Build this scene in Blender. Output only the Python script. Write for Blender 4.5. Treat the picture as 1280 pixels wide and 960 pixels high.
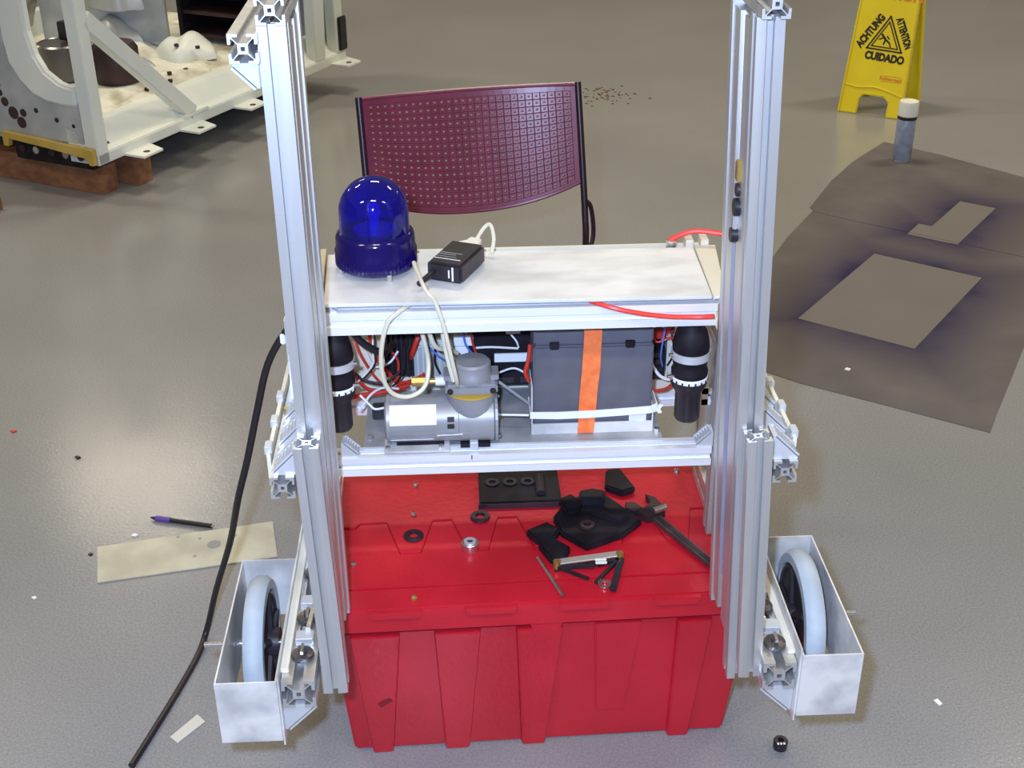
import bpy, bmesh, math, random
from mathutils import Vector as V, Matrix
random.seed(7)
S = bpy.context.scene
for o in list(bpy.data.objects): bpy.data.objects.remove(o)
COL = S.collection

# ------------------------------------------------------------------ camera
PITCH, YAW, ROLL, HCAM = math.radians(28.3), math.radians(2.5), math.radians(-0.5), 1.5
fw = V((math.sin(YAW)*math.cos(PITCH), math.cos(YAW)*math.cos(PITCH), -math.sin(PITCH)))
r0 = V((math.cos(YAW), -math.sin(YAW), 0)); u0 = r0.cross(fw)
rt = r0*math.cos(ROLL) + u0*math.sin(ROLL); up = u0*math.cos(ROLL) - r0*math.sin(ROLL)
cd = bpy.data.cameras.new('camera'); cam = bpy.data.objects.new('camera', cd); COL.objects.link(cam)
cd.sensor_width = 36; cd.lens = 45.0; cd.clip_start = .05; cd.clip_end = 200
m = Matrix((rt, up, -fw)).transposed().to_4x4(); m.translation = (0, 0, HCAM); cam.matrix_world = m
S.camera = cam

# ------------------------------------------------------------------ light
S.view_settings.view_transform = 'Standard'; S.view_settings.look = 'None'
S.view_settings.exposure = 0.16; S.view_settings.gamma = 1.0; S.view_settings.use_curve_mapping = False
wd = bpy.data.worlds.new('hall'); S.world = wd; wd.use_nodes = True
wd.node_tree.nodes['Background'].inputs[0].default_value = (1.0, .89, .69, 1)
wd.node_tree.nodes['Background'].inputs[1].default_value = .20
def lamp(name, kind, loc, power, color, **k):
    d = bpy.data.lights.new(name, kind); d.energy = power; d.color = color
    for a, b in k.items(): setattr(d, a, b)
    o = bpy.data.objects.new(name, d); COL.objects.link(o); o.location = loc; return o
lamp('camera_flash', 'POINT', (-.075, .03, 1.57), 175, (.48, .63, 1.0), shadow_soft_size=.025)
for lx, ly, lp in [(-3.4, 5.2, 84), (.2, 5.2, 84), (3.8, 5.2, 84), (-3.4, -1.5, 72), (.2, -1.5, 72), (3.8, -1.5, 72), (-3.0, 10.2, 40), (-9, 12, 150), (9.5, 12, 150)]:
    lamp('ceiling_light', 'AREA', (lx, ly, 5.0), lp, (1.0, .89, .69), shape='RECTANGLE', size=1.4, size_y=.35)

# ------------------------------------------------------------------ materials
def mat(name, c, rough=.5, metal=0., c2=None, scale=8., detail=3., bump=0., bscale=None, stretch=(1,1,1), lo=.4, hi=.65, spec=.5, trans=0., ior=1.45, coat=0.):
    M = bpy.data.materials.new(name); M.use_nodes = True
    nt = M.node_tree; b = nt.nodes['Principled BSDF']; L = nt.links
    b.inputs['Base Color'].default_value = (*c, 1); b.inputs['Roughness'].default_value = rough
    b.inputs['Metallic'].default_value = metal; b.inputs['Specular IOR Level'].default_value = spec
    b.inputs['Transmission Weight'].default_value = trans; b.inputs['IOR'].default_value = ior
    b.inputs['Coat Weight'].default_value = coat
    if c2 is not None or bump:
        tc = nt.nodes.new('ShaderNodeTexCoord'); mp = nt.nodes.new('ShaderNodeMapping')
        mp.inputs['Scale'].default_value = stretch; L.new(tc.outputs['Object'], mp.inputs[0])
    if c2 is not None:
        n = nt.nodes.new('ShaderNodeTexNoise'); n.inputs['Scale'].default_value = scale; n.inputs['Detail'].default_value = detail
        r = nt.nodes.new('ShaderNodeValToRGB'); e = r.color_ramp.elements
        e[0].position = lo; e[0].color = (*c, 1); e[1].position = hi; e[1].color = (*c2, 1)
        L.new(mp.outputs[0], n.inputs['Vector']); L.new(n.outputs['Fac'], r.inputs[0]); L.new(r.outputs[0], b.inputs['Base Color'])
    if bump:
        n2 = nt.nodes.new('ShaderNodeTexNoise'); n2.inputs['Scale'].default_value = bscale or scale*6; n2.inputs['Detail'].default_value = 2
        bp = nt.nodes.new('ShaderNodeBump'); bp.inputs['Strength'].default_value = bump; bp.inputs['Distance'].default_value = .002
        L.new(mp.outputs[0], n2.inputs['Vector']); L.new(n2.outputs['Fac'], bp.inputs['Height']); L.new(bp.outputs[0], b.inputs['Normal'])
    return M
ALU = mat('aluminium_upright', (.70, .70, .69), .46, .96, (.82, .82, .81), 40, stretch=(1, 1, .05))
ALUH = mat('aluminium_rail', (.86, .86, .86), .5, .35, (.92, .92, .92), 40, stretch=(.05, 1, 1))
ALU2 = mat('aluminium_bracket', (.66, .68, .70), .4, .45)
SHEET = mat('aluminium_sheet', (.52, .52, .51), .45, .3, (.80, .79, .76), 16, 4, lo=.36, hi=.60)
SHELF = mat('shelf_sheet', (.62, .62, .60), .5, .15, (.80, .80, .77), 9, 5, lo=.34, hi=.58, stretch=(1, 2, 1))
DECK = mat('dull_deck_sheet', (.30, .30, .30), .5, .3, (.50, .50, .49), 11, 5, lo=.36, hi=.64)
CREAM = mat('cream_board', (.70, .65, .50), .6, 0, (.78, .74, .60), 6)
STEEL = mat('steel', (.68, .68, .68), .25, .95)
BRASS = mat('brass', (.58, .42, .14), .35, .8)
BLACK = mat('black_plastic', (.016, .014, .018), .38, 0, (.03, .022, .03), 30)
BLACKM = mat('matt_black', (.008, .006, .009), .6, 0, (.018, .015, .02), 25, spec=.25)
RUBBER = mat('black_cable_rubber', (.018, .015, .018), .4)
RED = mat('red_polyethylene', (.50, .010, .022), .34, 0, (.60, .018, .034), 5, 4, bump=.25, bscale=90, spec=.45)
REDD = mat("scuff", (.20, .012, .02), .5)
REDW = mat('red_wire', (.58, .035, .02), .4)
REDC = mat('red_cable', (.85, .06, .04), .35)
BLUEW = mat('blue_wire', (.10, .20, .62), .4)
WHITEW = mat('white_plastic', (.85, .85, .83), .4)
TUBE = mat('cream_tube', (.72, .68, .50), .35)
GREYM = mat('compressor_grey', (.30, .30, .31), .42, .25, (.36, .36, .37), 14)
BATT = mat('battery_grey', (.115, .110, .130), .5, 0, (.13, .125, .145), 30)
ORANGE = mat('orange_webbing', (.85, .17, .04), .75, 0, (.95, .24, .07), 60)
BLUE = mat('blue_dome', (.035, .03, .80), .05, 0, trans=.92, ior=1.45, spec=.6)
BLUEB = mat('blue_base', (.007, .003, .075), .12, 0, spec=.6)
BLUER = mat('blue_reflector', (.10, .12, .85), .15, .6)
MAROON = mat('maroon_plastic', (.150, .026, .052), .30, 0, (.175, .032, .062), 20, spec=.5)
CHFR = mat('chair_frame', (.020, .007, .014), .35)
TIRE = mat('grey_tyre', (.40, .46, .50), .55, 0, (.46, .52, .56), 30)
YELLOW = mat('yellow_plastic', (.80, .62, .015), .35, 0, (.86, .70, .02), 5)
INK = mat('black_print', (.02, .015, .01), .6)
INKO = mat('orange_print', (.75, .22, .03), .6)
CANM = mat('spray_can_blue', (.30, .37, .52), .35, .4, (.40, .47, .60), 40)
CAP = mat('cream_cap', (.80, .78, .68), .45)
CARW = mat('white_car_paint', (.68, .73, .70), .36, 0, (.78, .81, .75), 4, 4)
CARP = mat('primer_cream', (.45, .42, .32), .55, 0, (.76, .75, .66), 9, 6, lo=.36, hi=.56)
CARG = mat('grey_steel_panel', (.38, .41, .43), .45, .2, (.52, .55, .56), 7)
FOIL = mat('crumpled_foil', (.55, .54, .48), .25, .7, (.25, .22, .15), 14, 6, bump=1, bscale=20)
WOOD = mat('brown_timber', (.20, .085, .04), .65, 0, (.30, .14, .07), 6, 5, stretch=(1, 6, 6))
GOLD = mat('yellow_board', (.48, .33, .06), .6, 0, (.58, .42, .10), 8)
DARK = mat('dark_brown_metal', (.035, .018, .022), .45, .2, (.06, .03, .035), 10)
POT = mat('dark_pot', (.16, .15, .155), .28, .8)
PEN = mat('purple_grip', (.13, .06, .34), .5)
PCB = mat('red_circuit_board', (.45, .03, .02), .5)
CLEAR = mat('clear_terminal_block', (.62, .62, .52), .3, 0)
PAPER = mat('white_sticker', (.85, .85, .85), .5)
GASK = mat('gasket_amber', (.55, .35, .05), .5)
BREFL = mat('blue_reflection', (.24, .28, .62), .4, .2)  # colour of the blue reflection painted into the slide channel

# floor: polished sealed concrete
FLOOR = bpy.data.materials.new('sealed_floor'); FLOOR.use_nodes = True
nt = FLOOR.node_tree; b = nt.nodes['Principled BSDF']; L = nt.links
tc = nt.nodes.new('ShaderNodeTexCoord')
n1 = nt.nodes.new('ShaderNodeTexNoise'); n1.inputs['Scale'].default_value = 1.3; n1.inputs['Detail'].default_value = 5
rp = nt.nodes.new('ShaderNodeValToRGB'); rp.color_ramp.elements[0].position = .3; rp.color_ramp.elements[0].color = (.245, .245, .245, 1)
rp.color_ramp.elements[1].position = .7; rp.color_ramp.elements[1].color = (.285, .285, .283, 1)
n3 = nt.nodes.new('ShaderNodeTexNoise'); n3.inputs['Scale'].default_value = 260; n3.inputs['Detail'].default_value = 2
rp3 = nt.nodes.new('ShaderNodeValToRGB'); rp3.color_ramp.elements[0].position = .3; rp3.color_ramp.elements[0].color = (.82, .82, .82, 1)
rp3.color_ramp.elements[1].position = .7; rp3.color_ramp.elements[1].color = (1.15, 1.15, 1.15, 1)
mx = nt.nodes.new('ShaderNodeMix'); mx.data_type = 'RGBA'; mx.blend_type = 'MULTIPLY'; mx.inputs[0].default_value = 1
for n in (n1, n3): L.new(tc.outputs['Object'], n.inputs['Vector'])
L.new(n1.outputs['Fac'], rp.inputs[0]); L.new(n3.outputs['Fac'], rp3.inputs[0])
L.new(rp.outputs[0], mx.inputs[6]); L.new(rp3.outputs[0], mx.inputs[7]); L.new(mx.outputs[2], b.inputs['Base Color'])
bp = nt.nodes.new('ShaderNodeBump'); bp.inputs['Strength'].default_value = .18; bp.inputs['Distance'].default_value = .0015
n4 = nt.nodes.new('ShaderNodeTexNoise'); n4.inputs['Scale'].default_value = 140; L.new(tc.outputs['Object'], n4.inputs['Vector'])
L.new(n4.outputs['Fac'], bp.inputs['Height']); L.new(bp.outputs[0], b.inputs['Normal'])
b.inputs['Roughness'].default_value = .17; b.inputs['Specular IOR Level'].default_value = .5

# ------------------------------------------------------------------ mesh helpers
OFF = {}
def catmull(pts, k=5):
    P = [V(p) for p in pts]; P = [P[0]*2-P[1]] + P + [P[-1]*2-P[-2]]; out = []
    for i in range(1, len(P)-2):
        a, b_, c, d = P[i-1:i+3]
        for j in range(k):
            t = j/k
            out.append(.5*((2*b_)+(c-a)*t+(2*a-5*b_+4*c-d)*t*t+(3*b_-a-3*c+d)*t**3))
    out.append(P[-2]); return out
class MB:
    def __init__(s): s.v = []; s.f = []
    def add(s, vs, fs):
        k = len(s.v); s.v += [V(q) for q in vs]; s.f += [tuple(i+k for i in f) for f in fs]; return s
    def box(s, x0, x1, y0, y1, z0, z1, M=None, taper=1.):
        cx, cy = (x0+x1)/2, (y0+y1)/2
        vs = [V((x, y, z)) for z in (z0, z1) for x, y in ((x0, y0), (x1, y0), (x1, y1), (x0, y1))]
        if taper != 1.: vs = vs[:4] + [V((cx+(q.x-cx)*taper, cy+(q.y-cy)*taper, q.z)) for q in vs[4:]]
        if M: vs = [M @ q for q in vs]
        return s.add(vs, [(3,2,1,0),(4,5,6,7),(0,1,5,4),(1,2,6,5),(2,3,7,6),(3,0,4,7)])
    def prism(s, poly, o, ax, ay, az, ln):      # poly (a,b) in plane ax,ay, extruded along az
        o, ax, ay, az = V(o), V(ax), V(ay), V(az); n = len(poly)
        A = [o+ax*a+ay*b_ for a, b_ in poly]; B = [q+az*ln for q in A]
        return s.add(A+B, [tuple(range(n-1, -1, -1)), tuple(range(n, 2*n))] + [(i, (i+1) % n, n+(i+1) % n, n+i) for i in range(n)])
    def cyl(s, p0, p1, r0, r1=None, n=16, caps=True):
        p0, p1 = V(p0), V(p1); r1 = r0 if r1 is None else r1; d = (p1-p0).normalized()
        a = d.orthogonal().normalized(); c = d.cross(a)
        vs = [p+(a*math.cos(2*math.pi*i/n)+c*math.sin(2*math.pi*i/n))*r for p, r in ((p0, r0), (p1, r1)) for i in range(n)]
        fs = [(i, (i+1) % n, n+(i+1) % n, n+i) for i in range(n)]
        if caps: fs += [tuple(range(n-1, -1, -1)), tuple(range(n, 2*n))]
        return s.add(vs, fs)
    def lathe(s, prof, o, ax=(0,0,1), n=24, wob=None):    # prof (r, h)
        o, ax = V(o), V(ax).normalized(); a = ax.orthogonal().normalized(); c = ax.cross(a); m_ = len(prof); vs = []
        for r, h in prof:
            for i in range(n):
                rr = r if wob is None else wob(r, h, i)
                vs.append(o+ax*h+(a*math.cos(2*math.pi*i/n)+c*math.sin(2*math.pi*i/n))*rr)
        fs = [(j*n+i, j*n+(i+1) % n, (j+1)*n+(i+1) % n, (j+1)*n+i) for j in range(m_-1) for i in range(n)]
        return s.add(vs, fs)
    def tube(s, pts, r, n=8, k=5, closed=False):
        P = catmull(pts, k) if k > 1 else [V(p) for p in pts]; vs = []; nrm = None
        for i, p in enumerate(P):
            d = (P[min(i+1, len(P)-1)]-P[max(i-1, 0)]).normalized()
            if nrm is None: nrm = d.orthogonal().normalized()
            else: nrm = (nrm-d*nrm.dot(d)).normalized()
            c = d.cross(nrm); rr = r(i/(len(P)-1)) if callable(r) else r
            vs += [p+(nrm*math.cos(2*math.pi*j/n)+c*math.sin(2*math.pi*j/n))*rr for j in range(n)]
        fs = [(i*n+j, i*n+(j+1) % n, (i+1)*n+(j+1) % n, (i+1)*n+j) for i in range(len(P)-1) for j in range(n)]
        fs += [tuple(range(n-1, -1, -1)), tuple(range((len(P)-1)*n, len(P)*n))]
        return s.add(vs, fs)
    def ring(s, c, ax, R, r, n=24, k=8):
        c, ax = V(c), V(ax).normalized(); a = ax.orthogonal().normalized(); e = ax.cross(a); vs = []
        for i in range(n):
            t = 2*math.pi*i/n; d = a*math.cos(t)+e*math.sin(t)
            vs += [c+d*(R+r*math.cos(2*math.pi*j/k))+ax*r*math.sin(2*math.pi*j/k) for j in range(k)]
        return s.add(vs, [(i*k+j, ((i+1) % n)*k+j, ((i+1) % n)*k+(j+1) % k, i*k+(j+1) % k) for i in range(n) for j in range(k)])
    def ribbon(s, pts, wdir, w, th):            # flat strip along pts
        P = [V(p) for p in pts]; wdir = V(wdir).normalized(); vs = []
        for i, p in enumerate(P):
            d = (P[min(i+1, len(P)-1)]-P[max(i-1, 0)]).normalized(); nn = d.cross(wdir).normalized()
            ww = w[i] if isinstance(w, (list, tuple)) else w
            vs += [p+wdir*ww/2, p+wdir*ww/2+nn*th, p-wdir*ww/2+nn*th, p-wdir*ww/2]
        fs = [(i*4+j, i*4+(j+1) % 4, (i+1)*4+(j+1) % 4, (i+1)*4+j) for i in range(len(P)-1) for j in range(4)]
        return s.add(vs, fs+[(3,2,1,0), tuple(len(vs)-4+j for j in range(4))])
    def build(s, name, ma, parent=None, smooth=False, bevel=0., world=True):
        me = bpy.data.meshes.new(name); bm = bmesh.new()
        off = OFF.get(parent.name, V((0,0,0))) if (parent is not None and world) else V((0,0,0))
        org = V((0,0,0))
        if parent is None:                       # a one-mesh thing: origin at its base centre
            xs = [q.x for q in s.v]; ys = [q.y for q in s.v]; org = V(((min(xs)+max(xs))/2, (min(ys)+max(ys))/2, min(q.z for q in s.v))); off = org
        bv = [bm.verts.new(q-off) for q in s.v]
        for f in s.f:
            try: bm.faces.new([bv[i] for i in f])
            except ValueError: pass
        bmesh.ops.recalc_face_normals(bm, faces=bm.faces)
        if bevel: bmesh.ops.bevel(bm, geom=[e for e in bm.edges if e.is_manifold and e.calc_face_angle(0) > .6], offset=bevel, segments=2, affect='EDGES', clamp_overlap=True)
        for f in bm.faces: f.smooth = smooth
        bm.to_mesh(me); bm.free(); me.materials.append(ma)
        if smooth: me.set_sharp_from_angle(angle=math.radians(40))
        o = bpy.data.objects.new(name, me); COL.objects.link(o)
        if parent is not None: o.parent = parent; OFF[o.name] = OFF.get(parent.name, V((0,0,0)))
        else: o.location = org
        return o
def thing(name, label, cat, loc=(0,0,0), rz=0., group=None, local=False, kind=None):
    o = bpy.data.objects.new(name, None); o.empty_display_size = .05; COL.objects.link(o); o.location = loc; o.rotation_euler.z = rz
    OFF[o.name] = V((0,0,0)) if local else V(loc)
    tag(o, label, cat, group, kind); return o
def tag(o, label, cat, group=None, kind=None):
    o['label'] = label; o['category'] = cat
    if group: o['group'] = group
    if kind: o['kind'] = kind
    return o
def node(name, parent):                          # an Empty part that groups sub-parts
    o = bpy.data.objects.new(name, None); o.empty_display_size = .02; COL.objects.link(o); o.parent = parent; OFF[o.name] = OFF[parent.name]; return o
def text(body, size, M, ma, parent, name='lettering', ext=.0006, shear=0., bold=0., sx=1.):
    cu = bpy.data.curves.new(name, 'FONT'); cu.body = body; cu.size = size; cu.align_x = 'CENTER'; cu.align_y = 'CENTER'; cu.extrude = ext; cu.offset = bold
    o = bpy.data.objects.new(name, cu); COL.objects.link(o); o.parent = parent; o.matrix_local = M @ Matrix.Diagonal((sx, 1, 1, 1)); cu.materials.append(ma)
    bpy.context.view_layer.update(); me = bpy.data.meshes.new_from_object(o.evaluated_get(bpy.context.evaluated_depsgraph_get())); ml = o.matrix_local.copy()
    bpy.data.objects.remove(o); o = bpy.data.objects.new(name, me); COL.objects.link(o); o.parent = parent; o.matrix_local = ml
    if not me.materials: me.materials.append(ma)
    return o

# T-slot extrusion outline with a centre bore (keyhole cut)
def tslot(p):
    side = [(-1,1),(-.30,1),(-.30,.80),(-.66,.80),(-.66,.70),(-.30,.36),(.30,.36),(.66,.70),(.66,.80),(.30,.80),(.30,1)]
    out = []
    for k in range(4):
        c, s_ = [(1,0),(0,-1),(-1,0),(0,1)][k]
        out += [(x*c-y*s_, x*s_+y*c) for x, y in side]
    h = .14; e = .002
    i = out.index((-.30,.36)) if (-.30,.36) in out else 5
    hole = [(-e, .36), (-e, h), (-h, h), (-h, -h), (h, -h), (h, h), (e, h), (e, .36)]
    out = out[:i+1] + hole + out[i+1:]
    return [(a*p/2, b_*p/2) for a, b_ in out]
PR = .031
def extr(mb, p0, p1, side=(1,0,0), p=PR):
    p0, p1 = V(p0), V(p1); az = (p1-p0); ln = az.length; az.normalize(); ax = V(side); ax = (ax-az*ax.dot(az)).normalized(); ay = az.cross(ax)
    return mb.prism(tslot(p), p0, ax, ay, az, ln)
def gusset(name, o, a, b_, w, s, parent, th=.004):
    # ribbed corner bracket: legs along directions a and b_ from corner o, width direction w (V), leg length s
    o, a, b_, w = V(o), V(a).normalized(), V(b_).normalized(), V(w); wd = w.normalized(); wl = w.length
    e = .004
    mb = MB(); mb.prism([(0,0),(s,0),(s,e),(e,s),(0,s)], o, a, b_, wd, wl)
    n = 6; dr = (b_-a).normalized(); up_ = (a+b_).normalized(); c0 = o+a*s+b_*e; hl = (s-e)*math.sqrt(2)
    for k in range(n):
        mb.prism([(0,-.001),(hl/n*.45,-.001),(hl/n*.45,.0022),(0,.0022)], c0+dr*(hl*(k+.3)/n)+wd*.002, dr, up_, wd, wl-.004)
    for k in (0, wl-.0025): mb.prism([(0,-.001),(hl,-.001),(hl,.003),(0,.003)], c0+wd*k, dr, up_, wd, .0025)
    return mb.build(name, ALU2, parent)

# ================================================================== setting
fl = MB().box(-14, 14, -8, 22, -.05, 0).build('floor', FLOOR); fl['kind'] = 'structure'
WALLM = mat('pale_hall_wall', (.55, .53, .48), .8, 0, (.60, .58, .53), 2)
for nm, bb in (('wall_back', (-14, 14, 21.8, 22)), ('wall_left', (-14, -13.8, -8, 21.8)), ('wall_right', (13.8, 14, -8, 21.8))):
    w = MB().box(*bb, 0, 6).build(nm, WALLM); w['kind'] = 'structure'

# ================================================================== red tote
tote = thing('storage_tote', 'red plastic storage tote with interlocking flap lid under the metal robot frame', 'tote', (.105, 1.72, 0), math.radians(1.4), local=True)
def bil(z):      # half sizes at height z
    t = z/.262; return 0.300+.020*t, .160+.028*t
mb = MB(); hx0, hy0 = bil(0); hx1, hy1 = bil(.262)
def frust(mb, e0, z0, z1, inner=False):
    a = [V((sx*(bil(z0)[0]+e0), sy*(bil(z0)[1]+e0), z0)) for sx, sy in ((-1,-1),(1,-1),(1,1),(-1,1))]
    c = [V((sx*(bil(z1)[0]+e0), sy*(bil(z1)[1]+e0), z1)) for sx, sy in ((-1,-1),(1,-1),(1,1),(-1,1))]
    mb.add(a+c, [(3,2,1,0),(4,5,6,7),(0,1,5,4),(1,2,6,5),(2,3,7,6),(3,0,4,7)])
frust(mb, 0, 0, .262); mb.build('body', RED, tote, bevel=.004)
def rib(t0, t1, b0, b1, z0=-.0, z1=.258, pr=.010, name='rib', face=-1):
    mb = MB(); vs = []
    for z, (l, r_) in ((z0, (b0, b1)), (z1, (t0, t1))):
        y = bil(z)[1]
        vs += [(l, face*(y-.004), z), (r_, face*(y-.004), z), (r_-.003, face*(y+pr), z), (l+.003, face*(y+pr), z)]
    mb.add(vs, [(3,2,1,0),(4,5,6,7),(0,1,5,4),(1,2,6,5),(2,3,7,6),(3,0,4,7)]); return mb.build(name, RED, tote, bevel=.0015)
for t0, t1, b0, b1 in ((-.292,-.214,-.272,-.236), (-.165,-.092,-.155,-.113), (-.041,.033,-.032,.009), (.205,.262,.205,.243)):
    rib(t0, t1, b0, b1)
for t0, t1, b0, b1 in ((-.292,-.214,-.272,-.236), (-.165,-.092,-.155,-.113), (-.041,.033,-.032,.009), (.205,.262,.205,.243)): rib(t0, t1, b0, b1, face=1)
rib(.078, .155, .086, .135, z0=.065, pr=.004, name='raised_panel')
MB().box(-.256, -.234, -.1842, -.1815, .115, .123, Matrix.Translation((-.2425,0,.119)) @ Matrix.Rotation(-.6, 4, "Y") @ Matrix.Translation((.2425,0,-.119))).build('scuff_mark', REDD, tote)
# rim and lid
mb = MB(); LX, LY = .327, .200
for (a, c) in (((-LX, LX), (-LY, -LY+.006)), ((-LX, LX), (LY-.006, LY)), ((-LX, -LX+.006), (-LY+.006, LY-.006)), ((LX-.006, LX), (-LY+.006, LY-.006))):
    mb.box(a[0], a[1], c[0], c[1], .268, .308)
mb.box(-LX+.006, LX-.006, -LY+.006, -.145, .298, .3085); mb.box(-LX+.006, LX-.006, .145, LY-.006, .298, .3085)
mb.build('rim', RED, tote, bevel=.0025)
for x0, x1 in ((-.258,-.18), (-.116,-.038), (.024,.1), (.166,.238)):
    mb = MB(); mb.prism([(x0, .3095), (x1, .3095), (x1-.004, .297), (x0+.004, .297)], (0, -LY-.007, 0), (1,0,0), (0,0,1), (0,1,0), .010)
    mb.build('latch_tab', RED, tote, bevel=.0012)
mb = MB(); mb.prism([(-.026,.270), (.026,.270), (.018,.246), (-.018,.246)], (.006, -.1965, 0), (1,0,0), (0,0,1), (0,1,0), .012); mb.build('front_tongue', RED, tote, bevel=.002)
yl, yh = -.060, .026      # local seam limits
seam = [(-LX+.008, .014), (-.285, .014), (-.279, .026)]
x = -.267
for k in range(6):
    hi0 = x + k*.1065
    if hi0+.033 > LX-.02: break
    seam += [(hi0, yh), (hi0+.032, yh)]
    if hi0+.094 < LX-.02: seam += [(hi0+.054, yl), (hi0+.087, yl)]
seam = [q for i, q in enumerate(seam) if i == 0 or q[0] > seam[i-1][0]+.002]
seam.append((LX-.008, seam[-1][1]))
mb = MB(); mb.prism(seam[::-1]+[(-LX+.008, -.1435), (LX-.008, -.1435)], (0,0,.296), (1,0,0), (0,1,0), (0,0,1), .0135); mb.build('lid_flap', RED, tote, bevel=.001)
mb = MB(); mb.prism([(a, b_+.0022) for a, b_ in seam]+[(LX-.008, .1435), (-LX+.008, .1435)], (0,0,.296), (1,0,0), (0,1,0), (0,0,1), .0155); mb.build('lid_flap', RED, tote, bevel=.001)
LZ = .3100    # lid surface (front flap .3095, rear flap .3115)

# ================================================================== robot frame
RB = (.1, 1.55, .3125)
rob = thing('robot_frame', 'aluminium slotted-extrusion robot frame with side uprights standing on the red tote', 'robot', RB)
def part(name, mb, ma, smooth=False, bevel=0., parent=None): return mb.build(name, ma, parent or rob, smooth, bevel)
LEAN = -.037
def colx(z): return .3235-LEAN*(1.19-z)        # inner face of the right column at height z
lx = -.174
# front posts
part('upright_post', extr(MB(), (lx-PR/2, 1.366+PR/2, .286), (lx-PR/2, 1.366+PR/2, 1.197)), ALU)
part('upright_post', extr(MB(), (colx(.286)+PR/2, 1.366+PR/2, .286), (colx(1.197)+PR/2, 1.366+PR/2, 1.197)), ALU)
# short brace posts bolted to their fronts
part('brace_post', extr(MB(), (-.1825, 1.335+PR/2-.001, .315), (-.1925, 1.335+PR/2-.001, .700)), ALU)
part('brace_post', extr(MB(), (.380, 1.335+PR/2-.001, .316), (.3635, 1.335+PR/2-.001, .690)), ALU)
# sliding channel plates between front post and rear strip
for sgn in (-1, 1):
    x0 = (lambda z: lx) if sgn < 0 else colx
    mb = MB()
    poly = [(0,0),(.034,0),(.034,.005),(.058,.005),(.058,0),(.092,0),(.092,.022),(0,.022)]
    zb, zt = .340, 1.185
    pts = []
    for z in (zb, zt): pts += [V((x0(z)+sgn*(b_+.002), 1.3985+a, z)) for a, b_ in poly]
    n = len(poly)
    mb.add(pts, [tuple(range(n)), tuple(range(n, 2*n))]+[(i, (i+1) % n, n+(i+1) % n, n+i) for i in range(n)])
    part('slide_plate', mb, ALU)
    mb = MB(); pts = []
    for z in (.325, 1.2):
        pts += [V((x0(z)+sgn*q, yy, z)) for q, yy in ((0,1.492),(.030,1.492),(.030,1.507),(0,1.507))]
    mb.add(pts, [(3,2,1,0),(4,5,6,7),(0,1,5,4),(1,2,6,5),(2,3,7,6),(3,0,4,7)])
    part('rear_strip', mb, ALU)
# blue reflection in the right-hand channel, coloured in as a strip, and its latch
mb = MB(); zs = [.40, .55, .7, .82, .92]
for a, c in zip(zs[:-1], zs[1:]):
    w = .010 if c > .8 else .020
    mb.add([V((colx(z)+.0062, 1.444+dy, z)) for z, dy in ((a, 0), (c, 0), (c, w), (a, w))]+[V((colx(z)+.0074, 1.444+dy, z)) for z, dy in ((a, 0), (c, 0), (c, w), (a, w))], [(0,1,2,3),(7,6,5,4),(0,4,5,1),(1,5,6,2),(2,6,7,3),(3,7,4,0)])
part('blue_reflection', mb, BREFL)
part('latch_hook', MB().prism([(0,0),(.014,0),(.016,.022),(.008,.026),(0,.02)], (colx(1.0)-.003, 1.418, .995), (0,1,0), (0,0,1), (1,0,0), .008), BRASS, bevel=.001)
part('roller', MB().cyl((colx(.965)-.004, 1.425, .962), (colx(.965)+.008, 1.425, .962), .011, n=14), BLACK, True)
part('roller', MB().cyl((colx(.985)-.002, 1.427, .983), (colx(.985)+.008, 1.427, .983), .008, n=14), DARK, True)
part('roller', MB().cyl((colx(.93)-.006, 1.430, .925), (colx(.93)+.008, 1.430, .925), .009, n=14), BLACK, True)
part('latch_hook', MB().prism([(0,0),(.010,0),(.006,.018),(0,.026)], (colx(.94)-.004, 1.436, .932), (0,-1,0), (0,0,1), (1,0,0), .006), STEEL, bevel=.001)
# side rails and arms
part('side_rail', extr(MB(), (-.229, 1.360, .6285), (-.229, 1.90, .6285)), ALU)
part('side_rail', extr(MB(), (.4055, 1.360, .6285), (.4055, 1.90, .6285)), ALU)
part('top_arm', extr(MB(), (lx-PR/2, 1.366, 1.2130), (lx-PR/2, 1.62, 1.2130)), ALU)
part('top_arm', extr(MB(), (.340, 1.350, 1.2135), (.340, 1.62, 1.2135)), ALU)
part('outer_arm', extr(MB(), (-.2185, 1.350, 1.1775), (-.2185, 1.62, 1.1775)), ALU)
gusset('corner_bracket', (-.2051, 1.354, 1.1618), (-1,0,0), (0,0,-1), (0,.030,0), .027, rob)
# lower side rails resting on the tote lid
PL = .044
part('lower_rail', extr(MB(), (-.2295, 1.312, .3125+PL/2), (-.2295, 1.88, .3125+PL/2), p=PL), ALU)
part('lower_rail', extr(MB(), (.414, 1.312, .3125+PL/2), (.414, 1.88, .3125+PL/2), p=PL), ALU)
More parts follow.
